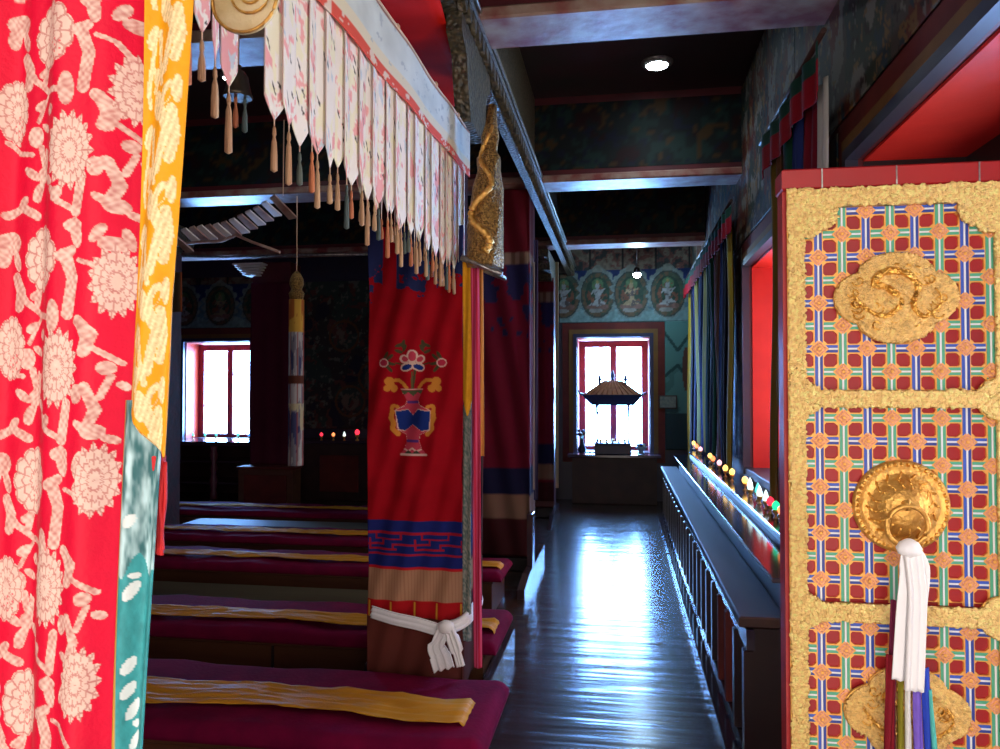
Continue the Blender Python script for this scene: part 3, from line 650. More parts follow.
edge_strip('brocade_hanging', 'yellow brocade strip with cream motifs and a slanted lower end', [(-60, 147), (0, 144.5), (420, 129), (480, 127)], [(-60, 199), (0, 195), (300, 168), (460, 161)], -60, 458, .79, yellow_fn, cut=(410, 458))
def teal_fn(u, v):
    x = u*30; c = base(u, (.035, .26, .28)); n = fbm(u*2, v*.02, 5, 21); c *= (.7+.6*n[..., None]); sil = (.42, .47, .47)
    f = fbm(u*2.2, v*.012, 3, 23); c = np.where(((v < 565+12*np.sin(u*9)) & (u > .1))[..., None], np.array((.16, .22, .24))*np.clip((f-.3)*2.2, 0, 1)[..., None]+np.array((.3, .36, .37))*np.clip((f-.35)*2.5, 0, 1)[..., None]+np.array((.03, .12, .13)), c)
    for y in (520, 575, 590, 665, 690, 710, 725, 742): put(c, ell(x, v, 14+4*math.sin(y), y, 4, 7+4*math.cos(y), 20), (.6, .66, .66))
    put(c, u < .07, (.5, .28, .04)); return c
edge_strip('brocade_hanging', 'teal and silver brocade strip below the yellow one', [(395, 124), (500, 122), (749, 117), (800, 116)], [(395, 160), (480, 156), (749, 145), (800, 143)], 400, 800, .8, teal_fn)
b = MB()
for k in range(9):
    x0 = 154+k*1.2; pts = [W(x0+1.5*math.sin(k), 462, .815), W(x0+2*math.sin(k*1.7), 500, .81+.002*(k % 3)), W(x0-1+1.5*math.sin(k*2.3), 530, .815), W(x0-.6, 553+3*math.sin(k*3), .81)]
    b.tube([tuple(p_) for p_ in curve(pts, 12)], .0022, red_thread, 6)
b.lathe(W(157, 460, .815), [(.004, -.02), (.009, -.012), (.01, .004), (.005, .016)], red_thread, 12)
tag(b.build('thread_tassel'), 'bright red thread tassel hanging right of the teal strip', 'tassel')

# ================================================================= VALANCE
def tassel(b, x, y, z, L_, m, r=.008):
    b.lathe((x, y, z-.012), [(.002, .012), (r*.55, .006), (r*.65, -.004), (r*.4, -.01), (r*.8, -.022), (r, -L_*.6), (r*1.05, -L_), (r*.2, -L_-.004)], m, 10)
VX = -.71
vt = thing('pleated_valance', 'long white and pink pleated valance with tassels curving overhead', 'valance', (VX, 2.3, 2.6), 'pleated valances round the canopy')
def band_top(y): return 2.60+.035*(y-1.2)+.04*max(0, y-2.9)
def band_fn(u, v):                       # v 0 bottom .. 1 top
    c = base(u, (.62, .66, .62)); n = fbm(u*3, v, 3, 71); n2 = fbm(u*8, v*3, 3, 73); c *= (.85+.3*n[..., None])
    put(c, v < .34, (.74, .66, .48)); put(c, (v < .17) & (n2 > .36), (.72, .1, .07)); put(c, (v < .17) & (n2 <= .36), (.75, .6, .5)); put(c, (n2 > .7) & (v > .3), (.45, .5, .5)); put(c, v > .95, (.4, .2, .15)); return c
def band_pos(u, v):
    top = 2.60+.035*(u-1.2)+.04*np.clip(u-2.9, 0, 9); bot = 2.39+.045*(u-1.2)
    return (VX+.016+.004*np.sin(u*11), u, bot+(top-bot)*v)
o = painted('valance_band', np.arange(1.0, 3.44, .008), np.linspace(0, 1, 40), band_pos, band_fn, cloth_attr, vt, flip=True); thick(o, .004, 0)
b = MB(); b.tube([(VX+.012, 1+k*.1, band_top(1+k*.1)+.012+.004*math.sin(k)) for k in range(25)], .004, cord_m)
for k in (3, 8, 13, 18, 22): b.lathe((VX+.012, 1+k*.1, band_top(1+k*.1)+.012), [(.004, -.012), (.009, -.004), (.009, .004), (.004, .012)], cord_m, 8)
b.build('cord', vt)
def pendant(y, w, tip, x, seed, pink, parent, tl=1.0):
    zt = 2.425+.045*(y-1.2); r = np.random.RandomState(seed)
    def pos(u, v): return (x+.005*np.cos(u*PI)*(1 if seed % 2 else -1), y+(u-.5)*w, zt-(zt-tip)*v*(1-.11*np.abs(u-.5)*2*np.clip((v-.3)/.7, 0, 1)*1.0)+0*u)
    pk = np.array((.85, .4, .4)); wh = np.array((.86, .8, .74)); yl = np.array((.85, .8, .6)); bl = np.array((.6, .66, .72))
    def fn(u, v):
        n = fbm(u, v*4, 2.5, seed % 40); n2 = fbm(u+3, v*3, 2, (seed*3) % 40)
        c = wh*np.ones(u.shape+(3,)); c[n > .72-pink*.3] = pk; c[(n2 > .62)] = yl; c[(n2 < .28)] = bl
        for k in range(5):
            uu, vv = r.rand(), .1+.85*r.rand(); put(c, stroke(u, v*5, [(uu, vv*5), (uu+.12, vv*5+.22)], .035), (.07, .06, .06))
        put(c, (u < .04), (.6, .42, .37)); return c
    o = painted('pendant', np.linspace(0, 1, 18), np.linspace(0, 1, 70), pos, fn, cloth_attr, parent, flip=True); thick(o, .002, 0)
    tb = MB(); tm = (tassel_m, tassel_m, tassel_g, tassel_o, tassel_m)[seed % 5]
    tz = tip; tb.tube([(x, y, tz+.01), (x, y, tz-.02)], .0015, cord_m, 6); tassel(tb, x, y, tz-.012, (.06+.02*(seed % 3))*tl, tm, .007); tb.build('tassel', o)
k = 0; y = 1.47
while y < 3.4:
    w = .068+.014*math.sin(k*1.7); tip = 2.06+.012*math.sin(k*2.3)-.022*(y-1.5)
    pendant(y, w*1.04, tip, VX+.006*(k % 2), 100+k, .25 if k % 3 else .6, vt); y += w*.84; k += 1
k = 0; y = 2.05
while y < 3.4:
    w = .05+.012*math.sin(k*2.1); pendant(y, w*1.1, 2.065+.014*math.sin(k*1.9)-.022*(y-1.5), VX-.018, 160+k, .5, vt, .6); y += w*1.25; k += 1
v2 = thing('pleated_valance', 'short pink end of a valance with tassels beside the hanging bell', 'valance', (VX, 1.25, 2.4), 'pleated valances round the canopy')
for k, (y, w, tip) in enumerate(((1.2, .04, 2.155), (1.245, .035, 2.14), (1.29, .04, 2.11), (1.34, .045, 2.08))): pendant(y, w, tip, VX-.03, 203+k, .9, v2)

disc_m = mat('cream_embroidered_silk', (.75, .62, .36), .6, 0, (.6, .45, .2), 20, .3, 90)
dt = thing('cloud_pendant', 'round cream silk pendant with a swirl at the top of the valance', 'ornament', W(246, -10, 1.15))
b = MB(); cx, cy, cz = W(246, 0, 1.15); n = 40
b.lathe((cx, cy, cz), [(.001, -.012), (.04, -.01), (.052, -.006), (.058, 0), (.052, .006), (.001, .008)], disc_m, n, 'Y'); b.build('disc', dt)
b = MB(); b.tube([(cx+.012+(.006+.0009*i)*math.cos(i*.35), cy-.014, cz+.005+(.006+.0009*i)*math.sin(i*.35)) for i in range(40)], .0022, gold_plain, 6)
b.tube([(cx+.056*math.cos(i*2*PI/48), cy-.006, cz+.056*math.sin(i*2*PI/48)) for i in range(48)], .0028, gold_plain, 6, True); b.build('swirl', dt)

bx, by, bz = W(238, 98, 1.5)
bl_ = thing('hanging_bell', 'small aged bronze bell hanging behind the valance end', 'bell', (bx, by, bz))
b = MB(); b.lathe((bx, by, bz), [(.029, 0), (.0315, .002), (.028, .01), (.0235, .03), (.021, .045), (.014, .056), (.006, .06), (.0055, .07)], bell_m, 26)
b.tube([(bx, by, bz+.068), (bx, by, bz+.45)], .002, cord_m, 6); b.build('bell_body', bl_)
b = MB(); tassel(b, bx-.003, by-.004, bz+.005, .055, tassel_o, .006); b.build('clapper_tassel', bl_)
b = MB(); tassel(b, bx+.016, by, bz+.0, .06, tassel_g, .006); b.build('clapper_tassel', bl_)

# red canopy stretched above, between the valance and the carved beam
def canopy_pos(u, v): return (-.71-.033*(v-2.9)*3-u, v, 3.05+.006*np.sin(v*9)+0*u)
o = painted('red_canopy', np.arange(0, .43, .06), np.arange(2.3, 4.05, .05), canopy_pos, lambda u, v: base(u, (.72, .012, .006))*(.9+.14*(np.sin(v*28) > .3))[..., None], cloth_attr); thick(o, .01)
tag(o, 'bright red ribbed canopy cloth stretched under the ceiling', 'canopy')

# far valance seen from inside, left
ft = thing('pleated_valance', 'distant slatted looking valance sagging across the dark left ceiling', 'valance', W(230, 225, 5.0), 'pleated valances round the canopy')
flap_m = mat('pale_pink_lined_cloth', (.5, .36, .32), .6, 0, (.3, .15, .13), 9, .1, 20)
crv = [(176, 240), (184, 231), (192, 229), (200, 228), (208, 227), (216, 226), (224, 224), (232, 221), (240, 217), (248, 213), (256, 209), (264, 204), (273, 199)]
for k, (x, y) in enumerate(crv):
    b = MB(); big = 1 if k < 12 else 1.6; dx = 10*big
    p4 = [W(x-3, y, 5.0), W(x+2, y-2*big, 4.94), W(x+dx+8, y+12*big, 5.12), W(x+dx, y+13*big, 5.16)]
    nb = len(b.v); b.v += [tuple(p_) for p_ in p4]+[(p_[0], p_[1], p_[2]+.012) for p_ in p4]
    for q_ in ((3, 2, 1, 0), (4, 5, 6, 7), (0, 1, 5, 4), (1, 2, 6, 5), (2, 3, 7, 6), (3, 0, 4, 7)): b.face([nb+i for i in q_], flap_m if k % 2 == 0 else khata)
    b.build('pleat', ft)
b = MB(); b.tube([W(x, y+20, 5.1) for x, y in ((176, 225), (200, 222), (222, 221), (236, 215), (252, 222), (280, 232))], .012, flap_m, 6); b.tube([W(283, 196, 5.05), W(284, 120, 5.05)], .004, cord_m, 6); b.build('cord', ft)
tb_ = MB(); tb_.tube([W(176, 256, 6.9), W(225, 257, 6.9), W(300, 255, 6.9), W(385, 254, 6.9)], .012, silver, 8)
tag(tb_.build('curtain_rail'), 'thin pale horizontal rail crossing the dark left side of the hall', 'rail')
b = MB()
for k in range(5): b.box((*W(232+k*2.5, 263+k*2.6, 8.95)[:2], W(240, 263+k*2.6, 8.95)[2]), (W(262-k*1.5, 264, 8.95)[0], 9.2, W(240, 264.6+k*2.6, 8.95)[2]), khata)
tag(b.build('stepped_bracket'), 'small pale stepped bracket above the far left window', 'bracket')

# hanging cylinder banner
cx, cy = -2.465, 5.5
ct = thing('hanging_phan_banner', 'slim ribbon banner with a gold ball top hanging before the dark mural', 'banner', (cx, cy, 2.4), 'ribbon banners with gilded heads')
b = MB(); b.lathe((cx, cy, 2.2), [(.01, .22), (.03, .2), (.05, .16), (.055, .12), (.04, .08), (.06, .05), (.05, .0)], gold_old, 18); b.tube([(cx, cy, 2.4), (cx, cy, 3.0)], .004, cord_m, 6); b.build('gilded_head', ct)
def cylfn(u, v):
    c = base(u, (.2, .2, .26)); n = fbm(u*3, v, 4, 81); put(c, n > .55, (.42, .42, .46)); put(c, n < .38, (.05, .06, .16)); put(c, np.mod(u*6, 1) < .16, (.3, .05, .04))
    put(c, v > 1.95, (.4, .12, .03)); put(c, (v > 1.95) & (n > .5), (.6, .35, .06)); put(c, (v > 1.55) & (v < 1.62), (.1, .03, .02)); put(c, (v < 1.4) & (v > 1.2) & (n > .45), (.5, .45, .3)); return c
o = painted('ribbon_skirt', np.linspace(0, 1, 60), np.linspace(.93, 2.2, 120), lambda u, v: (cx+.055*np.cos(u*2*PI)*(1+.06*np.sin(u*44)), cy+.055*np.sin(u*2*PI), v+0*u), cylfn, cloth_attr, ct); thick(o, .002, 0)
# 2 hanging red cloth on the dark left
pt = thing('wall_hanging', 'small orange framed hanging on the column at the far left', 'wall hanging', W(176, 290, 6.3)); strip('cloth_panel', 170, 182, 272, 312, 6.3, lambda u, v: np.where((np.abs(u-.5) > .38)[..., None], np.array((.25, .06, .02)), np.array((.08, .05, .03))), pt)
# ================================================================= SEAT ROWS
def rounded_mat(name, x0, x1, y0, y1, zt, h, m, label, grp=None, r=.07):
    b = MB(); n = 10; prof = []
    for i in range(n+1): a = PI/2*i/n; prof.append((y1-r+r*math.sin(a)*1.0, zt-r+r*math.cos(a)))
    P1 = [(y0, zt-h), (y0, zt-r)]+[(y0+r-r*math.cos(PI/2*i/n), zt-r+r*math.sin(PI/2*i/n)) for i in range(1, n+1)]
    P2 = [(y1-r+r*math.sin(PI/2*i/n), zt-r+r*math.cos(PI/2*i/n)) for i in range(0, n+1)]+[(y1, zt-h)]
    pts = P1+P2; k = len(pts); cuts = 30; yc = (y0+y1)/2
    xs = [x0+(x1-r-x0)*i/cuts for i in range(cuts+1)]+[x1-r+r*math.sin(PI/2*i/6) for i in range(1, 7)]
    for i, x in enumerate(xs):
        t = max(0, (x-(x1-r))/r); s = math.sqrt(max(0, 1-t*t))
        for (y, z) in pts:
            zz = z if z < zt-r else (zt-r)+(z-(zt-r))*s; w = .006*math.sin(x*7+y*9)+.004*math.sin(x*19)
            b.v.append((x, y, zz+(w if z > zt-r else 0)))
    for i in range(len(xs)-1):
        for j in range(k-1): b.face([i*k+j, (i+1)*k+j, (i+1)*k+j+1, i*k+j+1], m, True)
    b.face([j for j in range(k)][::-1], m); e_ = (len(xs)-1)*k; b.face([e_+j for j in range(k)], m)
    for i in range(len(xs)-1): b.face([i*k, i*k+k-1, (i+1)*k+k-1, (i+1)*k], m)
    return tag(b.build(name), label, 'mat', grp)
def runner(x0, x1, y0, y1, zt, label, end_over=0, seed=1, grp='mustard cloth runners on the seat mats'):
    us = np.linspace(0, 1, 140); vs = np.linspace(0, 1, 26)
    def pos(u, v):
        x = x0+(x1+end_over-x0)*u; over = np.clip(x-x1, 0, 9)
        ed = .018*np.sin(x*5+seed)+.008*np.sin(x*13+seed)
        y = y0+(y1-y0)*v+ed
        w = .004*np.sin((x*6+v*5+seed))+.022*(fbm(x*1.6+v*.8, v*2.2-x*.5, 5, seed)-.35)
        z = zt+.017+np.maximum(w, -.004)-over*.9
        return (np.minimum(x, x1)+over*.25, y, z)
    o = painted('cloth_runner', us, vs, pos, lambda u, v: base(u, (.62, .27, .02))*(.85+.3*fbm(u*12, v, 3, seed)[..., None]), silk_attr); thick(o, .003, 1)
    return tag(o, label, 'cloth runner', grp)
def platform(x0, x1, y0, y1, z, label, m=brown_wood, lip=True, seams=()):
    t = thing('seat_platform', label, 'platform', ((x0+x1)/2, (y0+y1)/2, 0), 'low wooden platforms under the mats')
    b = MB(); b.box((x0, y0+.02, 0), (x1, y1, z-.02), m); b.build('platform_body', t)
    b = MB(); b.box((x0-.0, y0, z-.02), (x1+.01, y1, z), m, .005); b.build('platform_top', t)
    b = MB()
    for s_ in seams: b.box((s_-.006, y0+.012, .02), (s_+.006, y0+.02, z-.025), black_wood)
    b.box((x0, y0+.008, 0), (x1, y0+.02, .03), black_wood); b.build('seam_strip', t)
    return t
XLF = -6.0
ordn = ('nearest', 'second', 'third', 'fourth', 'fifth')
platform(-5.2, -.56, 2.56, 3.16, .235, 'wooden platform under the nearest maroon mat', seams=(-3, -1.9))
rounded_mat('seat_mat', -5.2, -.47, 2.55, 3.18, .3, .065, maroon_felt, 'thick maroon seat mat nearest the camera', 'maroon seat mats', .05)
runner(-5.2, -.565, 2.69, 2.9, .3, 'mustard runner on the nearest maroon mat', .02, 2)
platform(-5.5, -.68, 3.69, 4.28, .215, 'wooden platform under the second maroon mat', seams=(-3.2, -1.78))
rounded_mat('seat_mat', -5.5, -.61, 3.67, 4.26, .275, .06, maroon_felt, 'maroon seat mat just behind the vase banner column', 'maroon seat mats', .05)
runner(-5.5, -.65, 3.8, 3.97, .275, 'mustard runner on the mat behind the vase banner column', .05, 5)
platform(-5.6, -.86, 4.99, 5.56, .24, 'wooden platform under the third maroon mat', seams=(-3.5,))
rounded_mat('seat_mat', -5.6, -.79, 4.97, 5.5, .295, .055, maroon_felt, 'maroon seat mat, third row from the camera', 'maroon seat mats', .045)
runner(-5.6, -.82, 5.12, 5.27, .295, 'mustard runner on the third mat from the camera', .05, 9)
platform(-4.1, -1.26, 5.88, 6.4, .25, 'wooden platform under the fourth maroon mat')
rounded_mat('seat_mat', -4.1, -1.3, 5.86, 6.38, .3, .05, maroon_felt, 'maroon seat mat, fourth row from the camera', 'maroon seat mats', .04)
runner(-4.08, -1.34, 6.02, 6.18, .3, 'mustard runner on the fourth mat from the camera', 0, 11)
platform(-5.9, -1.1, 7.12, 7.75, .25, 'wooden platform under the furthest maroon mat')
rounded_mat('seat_mat', -5.9, -1.1, 7.1, 7.7, .3, .05, maroon_felt, 'maroon seat mat, furthest row from the camera', 'maroon seat mats', .04)
runner(-5.9, -1.14, 7.3, 7.42, .3, 'mustard runner on the furthest mat', 0, 14)
b = MB(); b.box((-5.6, 4.5, .13), (-.95, 4.93, .165), olive_wood, .005); b.box((-5.6, 4.55, 0), (-.97, 4.9, .13), olive_wood)
tag(b.build('low_table'), 'low greyish wooden table between the second and third mats', 'table', 'low tables between the mats')
b = MB(); b.box((-4.1, 6.62, .2), (-1.3, 6.95, .25), olive_wood, .005); b.box((-4.1, 6.66, 0), (-1.32, 6.92, .2), dark_wood)
tag(b.build('low_table'), 'low wooden table between the fourth and furthest mats', 'table', 'low tables between the mats')
gloss = mat('glossy_plinth_varnish', (.06, .04, .05), .12, 0, None, spec=.8)
b = MB(); b.prism([(5.45, 0), (6.85, 0), (6.85, .12), (5.75, .12), (5.45, .07)], 'X', -.75, -.695, gloss); b.box((-.745, 5.98, .12), (-.7, 6.12, .53), gloss, .004)
tag(b.build('plinth_board'), 'shiny low side board beside the shadowed column', 'board')
b = MB(); b.prism([(8.2, 0), (9.4, 0), (9.4, .12), (8.5, .12)], 'X', -.8, -.76, gloss); tag(b.build('plinth_board'), 'shiny low side board beside the furthest corridor column', 'board')
b = MB(); b.box((-.665, 3.3, 0), (-.62, 4.4, .12), gloss, .004); tag(b.build('plinth_board'), 'shiny low side board behind the white knotted scarf', 'board')

# far altar table under window 2 and shelf right of it
at_ = thing('altar_table', 'dark altar table with turned post below the far left window', 'table', (-5.6, 10.0, 0))
b = MB(); b.box((-6.8, 9.75, .74), (-4.75, 10.5, .8), mat('glossy_dark_top', (.05, .03, .05), .12), .008); b.build('table_top', at_)
for z in (.5, .2): b = MB(); b.box((-6.7, 9.85, z), (-4.85, 10.45, z+.03), mat('glossy_dark_top'), .004); b.build('shelf', at_)
b = MB(); b.box((-6.7, 10.46, .0), (-4.8, 10.5, .74), dark_wood); b.build('back_panel', at_)
post_m = mat('pinkish_turned_wood', (.2, .06, .09), .35)
for x in (-6.65, -5.62, -4.85):
    b = MB(); b.lathe((x, 9.85, 0), [(.05, 0), (.05, .08), (.035, .12), (.06, .25), (.035, .34), (.05, .42), (.034, .5), (.055, .6), (.04, .68), (.05, .74)], post_m, 14); b.build('leg', at_)
sh = thing('altar_cabinet', 'dark cabinet with a reddish door panel under the dark mural', 'cabinet', (-3.2, 10.1, 0))
b = MB(); b.box((-4.6, 9.95, 0), (-1.3, 10.5, .78), dark_wood, .01); b.build('body', sh)
b = MB(); b.box((-4.65, 9.9, .78), (-1.25, 10.53, .82), mat('glossy_dark_top'), .006); b.build('cabinet_top', sh)
b = MB(); b.box((-4.1, 9.93, .12), (-3.55, 9.95, .62), redbrown, .006); b.build('door', sh)
b = MB(); b.box((-2.9, 9.93, .12), (-2.35, 9.95, .62), redbrown, .006); b.build('door', sh)

# butter lamps ------------------------------------------------------
bulbm = {}
def bulb_mat(nm, col, s): return mat('lit_%s_bulb' % nm, col, .3, emit=col, estr=s)
cols = {'yellow': ((1, .62, .12), 2.2), 'red': ((1, .03, .06), 1.8), 'green': ((.02, .75, .3), 1.4), 'white': ((.75, .95, .9), 1.3), 'teal': ((.1, .7, .6), 1.2), 'pink': ((1, .45, .5), 1.6), 'orange': ((1, .25, .08), 2.0), 'blue': ((.05, .25, 1), 1.5)}
lamp_protos = {}
def butter_lamp(x, y, z, cname, label, grp, s=1.0):
    cone = cname in ('white', 'teal'); key = (cname, s)
    if key not in lamp_protos:
        t = thing('butter_lamp', label, 'lamp', (x, y, z), grp)
        b = MB(); b.lathe((0, 0, 0), [(.014*s, 0), (.015*s, .004*s), (.006*s, .012*s), (.005*s, .022*s), (.016*s, .034*s), (.018*s, .046*s), (.01*s, .05*s)], gold_plain, 14); cup = b.build('lamp_cup'); cup.parent = t
        b = MB()
        if cone: b.lathe((0, 0, 0), [(.012*s, .048*s), (.019*s, .056*s), (.016*s, .075*s), (.008*s, .098*s), (.001*s, .112*s)], bulb_mat(cname, *cols[cname]), 14)
        else: b.lathe((0, 0, 0), [(.008*s, .046*s), (.017*s, .056*s), (.021*s, .068*s), (.018*s, .082*s), (.008*s, .092*s), (.001*s, .096*s)], bulb_mat(cname, *cols[cname]), 14)
        bb_ = b.build('bulb'); bb_.parent = t; lamp_protos[key] = t; return t
    src = lamp_protos[key]; t = src.copy(); C.objects.link(t); t.location = (x, y, z); t['label'] = label; t['group'] = grp
    for ch in src.children: c_ = ch.copy(); C.objects.link(c_); c_.parent = t
    return t
G = 'electric butter lamps on the altar ledge'
LZ = .833
seq = [(692.6, 444, 'yellow', 'farthest yellow lamp on the altar ledge'), (697, 448, 'orange', 'orange lamp beside the farthest yellow one on the ledge'), (701, 448.6, 'pink', 'pink lamp near the far end of the ledge'),
       (710, 456.6, 'yellow', 'yellow lamp just nearer than the far pink one on the ledge'), (714, 458.5, 'orange', 'orange lamp beside the pinkish one, far half of the ledge'), (719.6, 462, 'pink', 'pink lamp in the far half of the ledge, nearer of two'),
       (726.8, 466.8, 'yellow', 'first of three yellow lamps in the middle of the ledge'), (732, 470.8, 'yellow', 'second of three yellow lamps in the middle of the ledge'), (743, 474.8, 'yellow', 'nearest of three yellow lamps, just before the white cones'),
       (748.5, 479, 'white', 'white cone lamp next to the nearest yellow lamp'), (751.5, 483, 'white', 'second white cone lamp after the yellow lamps'), (755.8, 486.8, 'teal', 'teal cone lamp between white cone lamps'),
       (760, 488, 'white', 'white cone lamp right after the teal one'), (766.3, 491, 'white', 'nearest white cone lamp beside the red lamp'), (772, 496.7, 'red', 'red lamp beside the nearest white cone lamp'),
       (778, 501, 'green', 'green lamp between two red ones near the door edge'), (784, 505, 'orange', 'orange red lamp closest to the golden door')]
for (x, y, cn, lb) in seq:
    zc = LZ+(.08 if cn in ('white', 'teal') else .068)
    p = at(x, y, Z=zc); yy = p[1]; butter_lamp(.80+.012*math.sin(x), yy*(.8/p[0]) if p[0] > 0 else yy, LZ, cn, lb, G, 1.0)
for (x, yy, cn, lb) in ((.87, 4.35, 'red', 'red lamp at the back of the ledge by the drapes'), (.87, 4.12, 'green', 'green lamp at the back of the ledge by the door edge')):
    butter_lamp(x, yy, LZ+.03, cn, lb, G, 1.0)
G2 = 'small lamps on the far cabinet'
for (x, cn, lb) in ((320, 'red', 'dim red lamp on the far cabinet, leftmost'), (332, 'orange', 'dim orange lamp on the far cabinet'), (343, 'white', 'white lamp left of the big red one on the far cabinet'), (356, 'red', 'bright red lamp at the right of the far cabinet'), (367.5, 'white', 'white lamp right of the bright red one on the far cabinet')):
    p = at(x, 438, Y=10.0); butter_lamp(p[0], 10.05, .82, cn, lb, G2, 1.6 if x == 356 else 1.1)
for (x, cn, lb) in ((193, 'teal', 'small lamp at the left of the far left window sill'), (205, 'teal', 'second small lamp from left on the far left sill'), (216, 'teal', 'third small lamp from left on the far left sill'), (238, 'teal', 'small dark lamp below the right sash of the far window'), (249, 'blue', 'small blue lamp at the right end of the far left sill')):
    p = at(x, 440, Y=10.3); butter_lamp(p[0], 10.3, .8, cn, lb, 'little lamps below the far left window', .9)

# ================================================================= ALTAR COUNTER (right)
cy0, cy1 = 3.06, 8.95
ac = thing('altar_counter', 'long dark varnished altar counter with a stepped glossy top', 'counter', (.7, 6.0, 0))
cw = mat('counter_varnish', (.014, .004, .008), .3, 0, (.022, .007, .008), 4, .1, 10, stretch=(1, .2, 1), spec=.7)
ctop = mat('counter_brown_top', (.035, .012, .01), .5, 0, (.07, .03, .018), 6, .1, 12, stretch=(1, .15, 1))
cg = mat('counter_glossy_top', (.03, .02, .035), .12, 0, None, spec=.9, bump=.02, bscale=5)
b = MB(); b.box((.5, cy0+.02, .06), (XR-.02, cy1, .58), cw); b.build('body', ac)
b = MB(); b.box((.41, cy0, 0), (XR-.02, cy1+.02, .055), cg, .006); b.build('plinth', ac)
b = MB(); b.box((.44, cy0-.01, .59), (.62, cy1+.02, .632), ctop, .006); b.build('counter_top', ac)
b = MB(); b.box((.47, cy0, .5), (.5, cy1, .58), cg, .003); b.box((.47, cy0, .055), (.5, cy1, .09), cg, .003); b.build('panel_rail', ac)
n = 22
for k in range(n+1):
    y = cy0+.03+(cy1-cy0-.06)*k/n; b = MB(); b.box((.46, y-.025, .09), (.5, y+.025, .5), redbrown if k in (2, 3) else cw, .006); b.build('panel_post', ac)
b = MB(); b.box((.62, cy0, .58), (XR-.02, cy1-.3, .765), cw); b.build('riser', ac)
b = MB(); b.box((.565, cy0-.01, .765), (.74, cy1-.28, .785), cg, .003); b.build('upper_top', ac)
b = MB(); b.box((.74, cy0-.01, .765), (XR-.02, cy1-.28, .82), cw); b.box((.725, cy0-.012, .815), (XR-.02, cy1-.27, .833), cg, .004); b.build('lamp_ledge', ac)
# ================================================================= HANGING STRIPS ON THE RIGHT WALL
SC = {'yellow': (.42, .32, .03), 'olive': (.2, .13, .02), 'green': (.012, .07, .04), 'blue': (.02, .035, .16), 'maroon': (.17, .008, .02), 'black': (.015, .015, .03), 'white': (.42, .42, .4), 'brown': (.12, .05, .025), 'red': (.4, .01, .015)}
def wall_strip(cn, y0, y1, z0, z1, label, grp, X=.86, seed=0):
    us = np.linspace(0, 1, 18); vs = np.linspace(0, 1, 50); rgb = SC[cn]
    pos = lambda u, v: (X-.012*np.sin(u*9+seed)-.01*np.sin(v*5+seed), y0+(y1-y0)*u+.02*np.sin(v*4+seed)*(1-v), z0+(z1-z0)*v)
    o = painted('silk_strip', us, vs, pos, lambda u, v: base(u, rgb)*(.8+.4*fbm(u*2, v, 3, seed % 30)[..., None]), cloth_attr); thick(o, .004, 0)
    return tag(o, label, 'silk strip', grp)
GB = 'silk strips in the far row'; GA = 'silk strips in the near row'
ylist = [('yellow', 10.2, 9.75, 1.15), ('black', 9.74, 9.45, 1.0), ('blue', 9.44, 9.2, .95), ('yellow', 9.18, 8.75, .95), ('black', 8.74, 8.5, .95), ('blue', 8.49, 8.3, .95), ('yellow', 8.28, 7.95, .95), ('green', 7.94, 7.7, .95), ('black', 7.69, 7.5, .95), ('green', 7.49, 7.3, .95),
         ('maroon', 7.29, 7.05, .95), ('brown', 7.04, 6.88, .95), ('blue', 6.87, 6.7, .95), ('black', 6.69, 6.5, .95), ('yellow', 6.48, 6.15, .93)]
names = ['yellow silk strip nearest the end wall', 'black silk strip second from the end wall', 'blue silk strip left of the second yellow one', 'wide second yellow silk strip from the end wall', 'black silk strip between two yellow ones, far row', 'blue silk strip before the third yellow one, far row', 'third yellow silk strip from the end wall',
         'green silk strip right of the third yellow one', 'black silk strip between two green ones', 'second green silk strip, beside the maroon one', 'maroon silk strip in the far row', 'brown silk strip between maroon and blue', 'blue silk strip near the red window jamb', 'black silk strip left of the nearest yellow one', 'broad yellow silk strip nearest the red window jamb']
for k, ((cn, a, b_, z0), nm) in enumerate(zip(ylist, names)): wall_strip(cn, b_, a, .86 if b_ < 8.75 else z0*.5, 2.8, nm, GB, .86-.008*(k % 2), k)
alist = [('olive', 4.5, 4.26, 'olive silk strip at the far end of the near row'), ('brown', 4.25, 4.1, 'brown silk strip beside the olive one, near row'), ('green', 4.09, 3.84, 'dark green silk strip beside the golden door edge'), ('blue', 3.83, 3.66, 'blue silk strip seen just above the golden door'), ('maroon', 3.65, 3.42, 'maroon silk strip seen above the golden door'), ('white', 3.41, 3.28, 'pale grey silk strip nearest the big red window')]
for k, (cn, a, b_, nm) in enumerate(alist): wall_strip(cn, b_, a, .86, 2.8, nm, GA, .84-.008*(k % 2), k+20)
def val_band(name, y0, y1, label, X):
    t = thing(name, label, 'valance', (X, (y0+y1)/2, 2.8), 'red valances over the silk strips')
    def pos(u, v): return (X-.012*np.sin(u*26)-.006, u, 2.72+.012*np.sin(u*9)+.2*v)
    o = painted('valance_cloth', np.arange(y0, y1, .03), np.linspace(0, 1, 24), pos, lambda u, v: np.where((v > .62)[..., None], np.array((.012, .06, .045)), np.array((.3, .008, .02)))*np.ones(u.shape+(1,)), cloth_attr, t); thick(o, .004, 0)
    b = MB(); b.tube([(X, y0-.03, 2.94), (X, y1+.03, 2.94)], .012, dark_wood); b.build('rod', t)
val_band('red_valance', 5.95, 10.25, 'red and green valance over the far row of strips', .82)
val_band('red_valance', 3.2, 4.56, 'red and green valance over the near row of strips', .8)

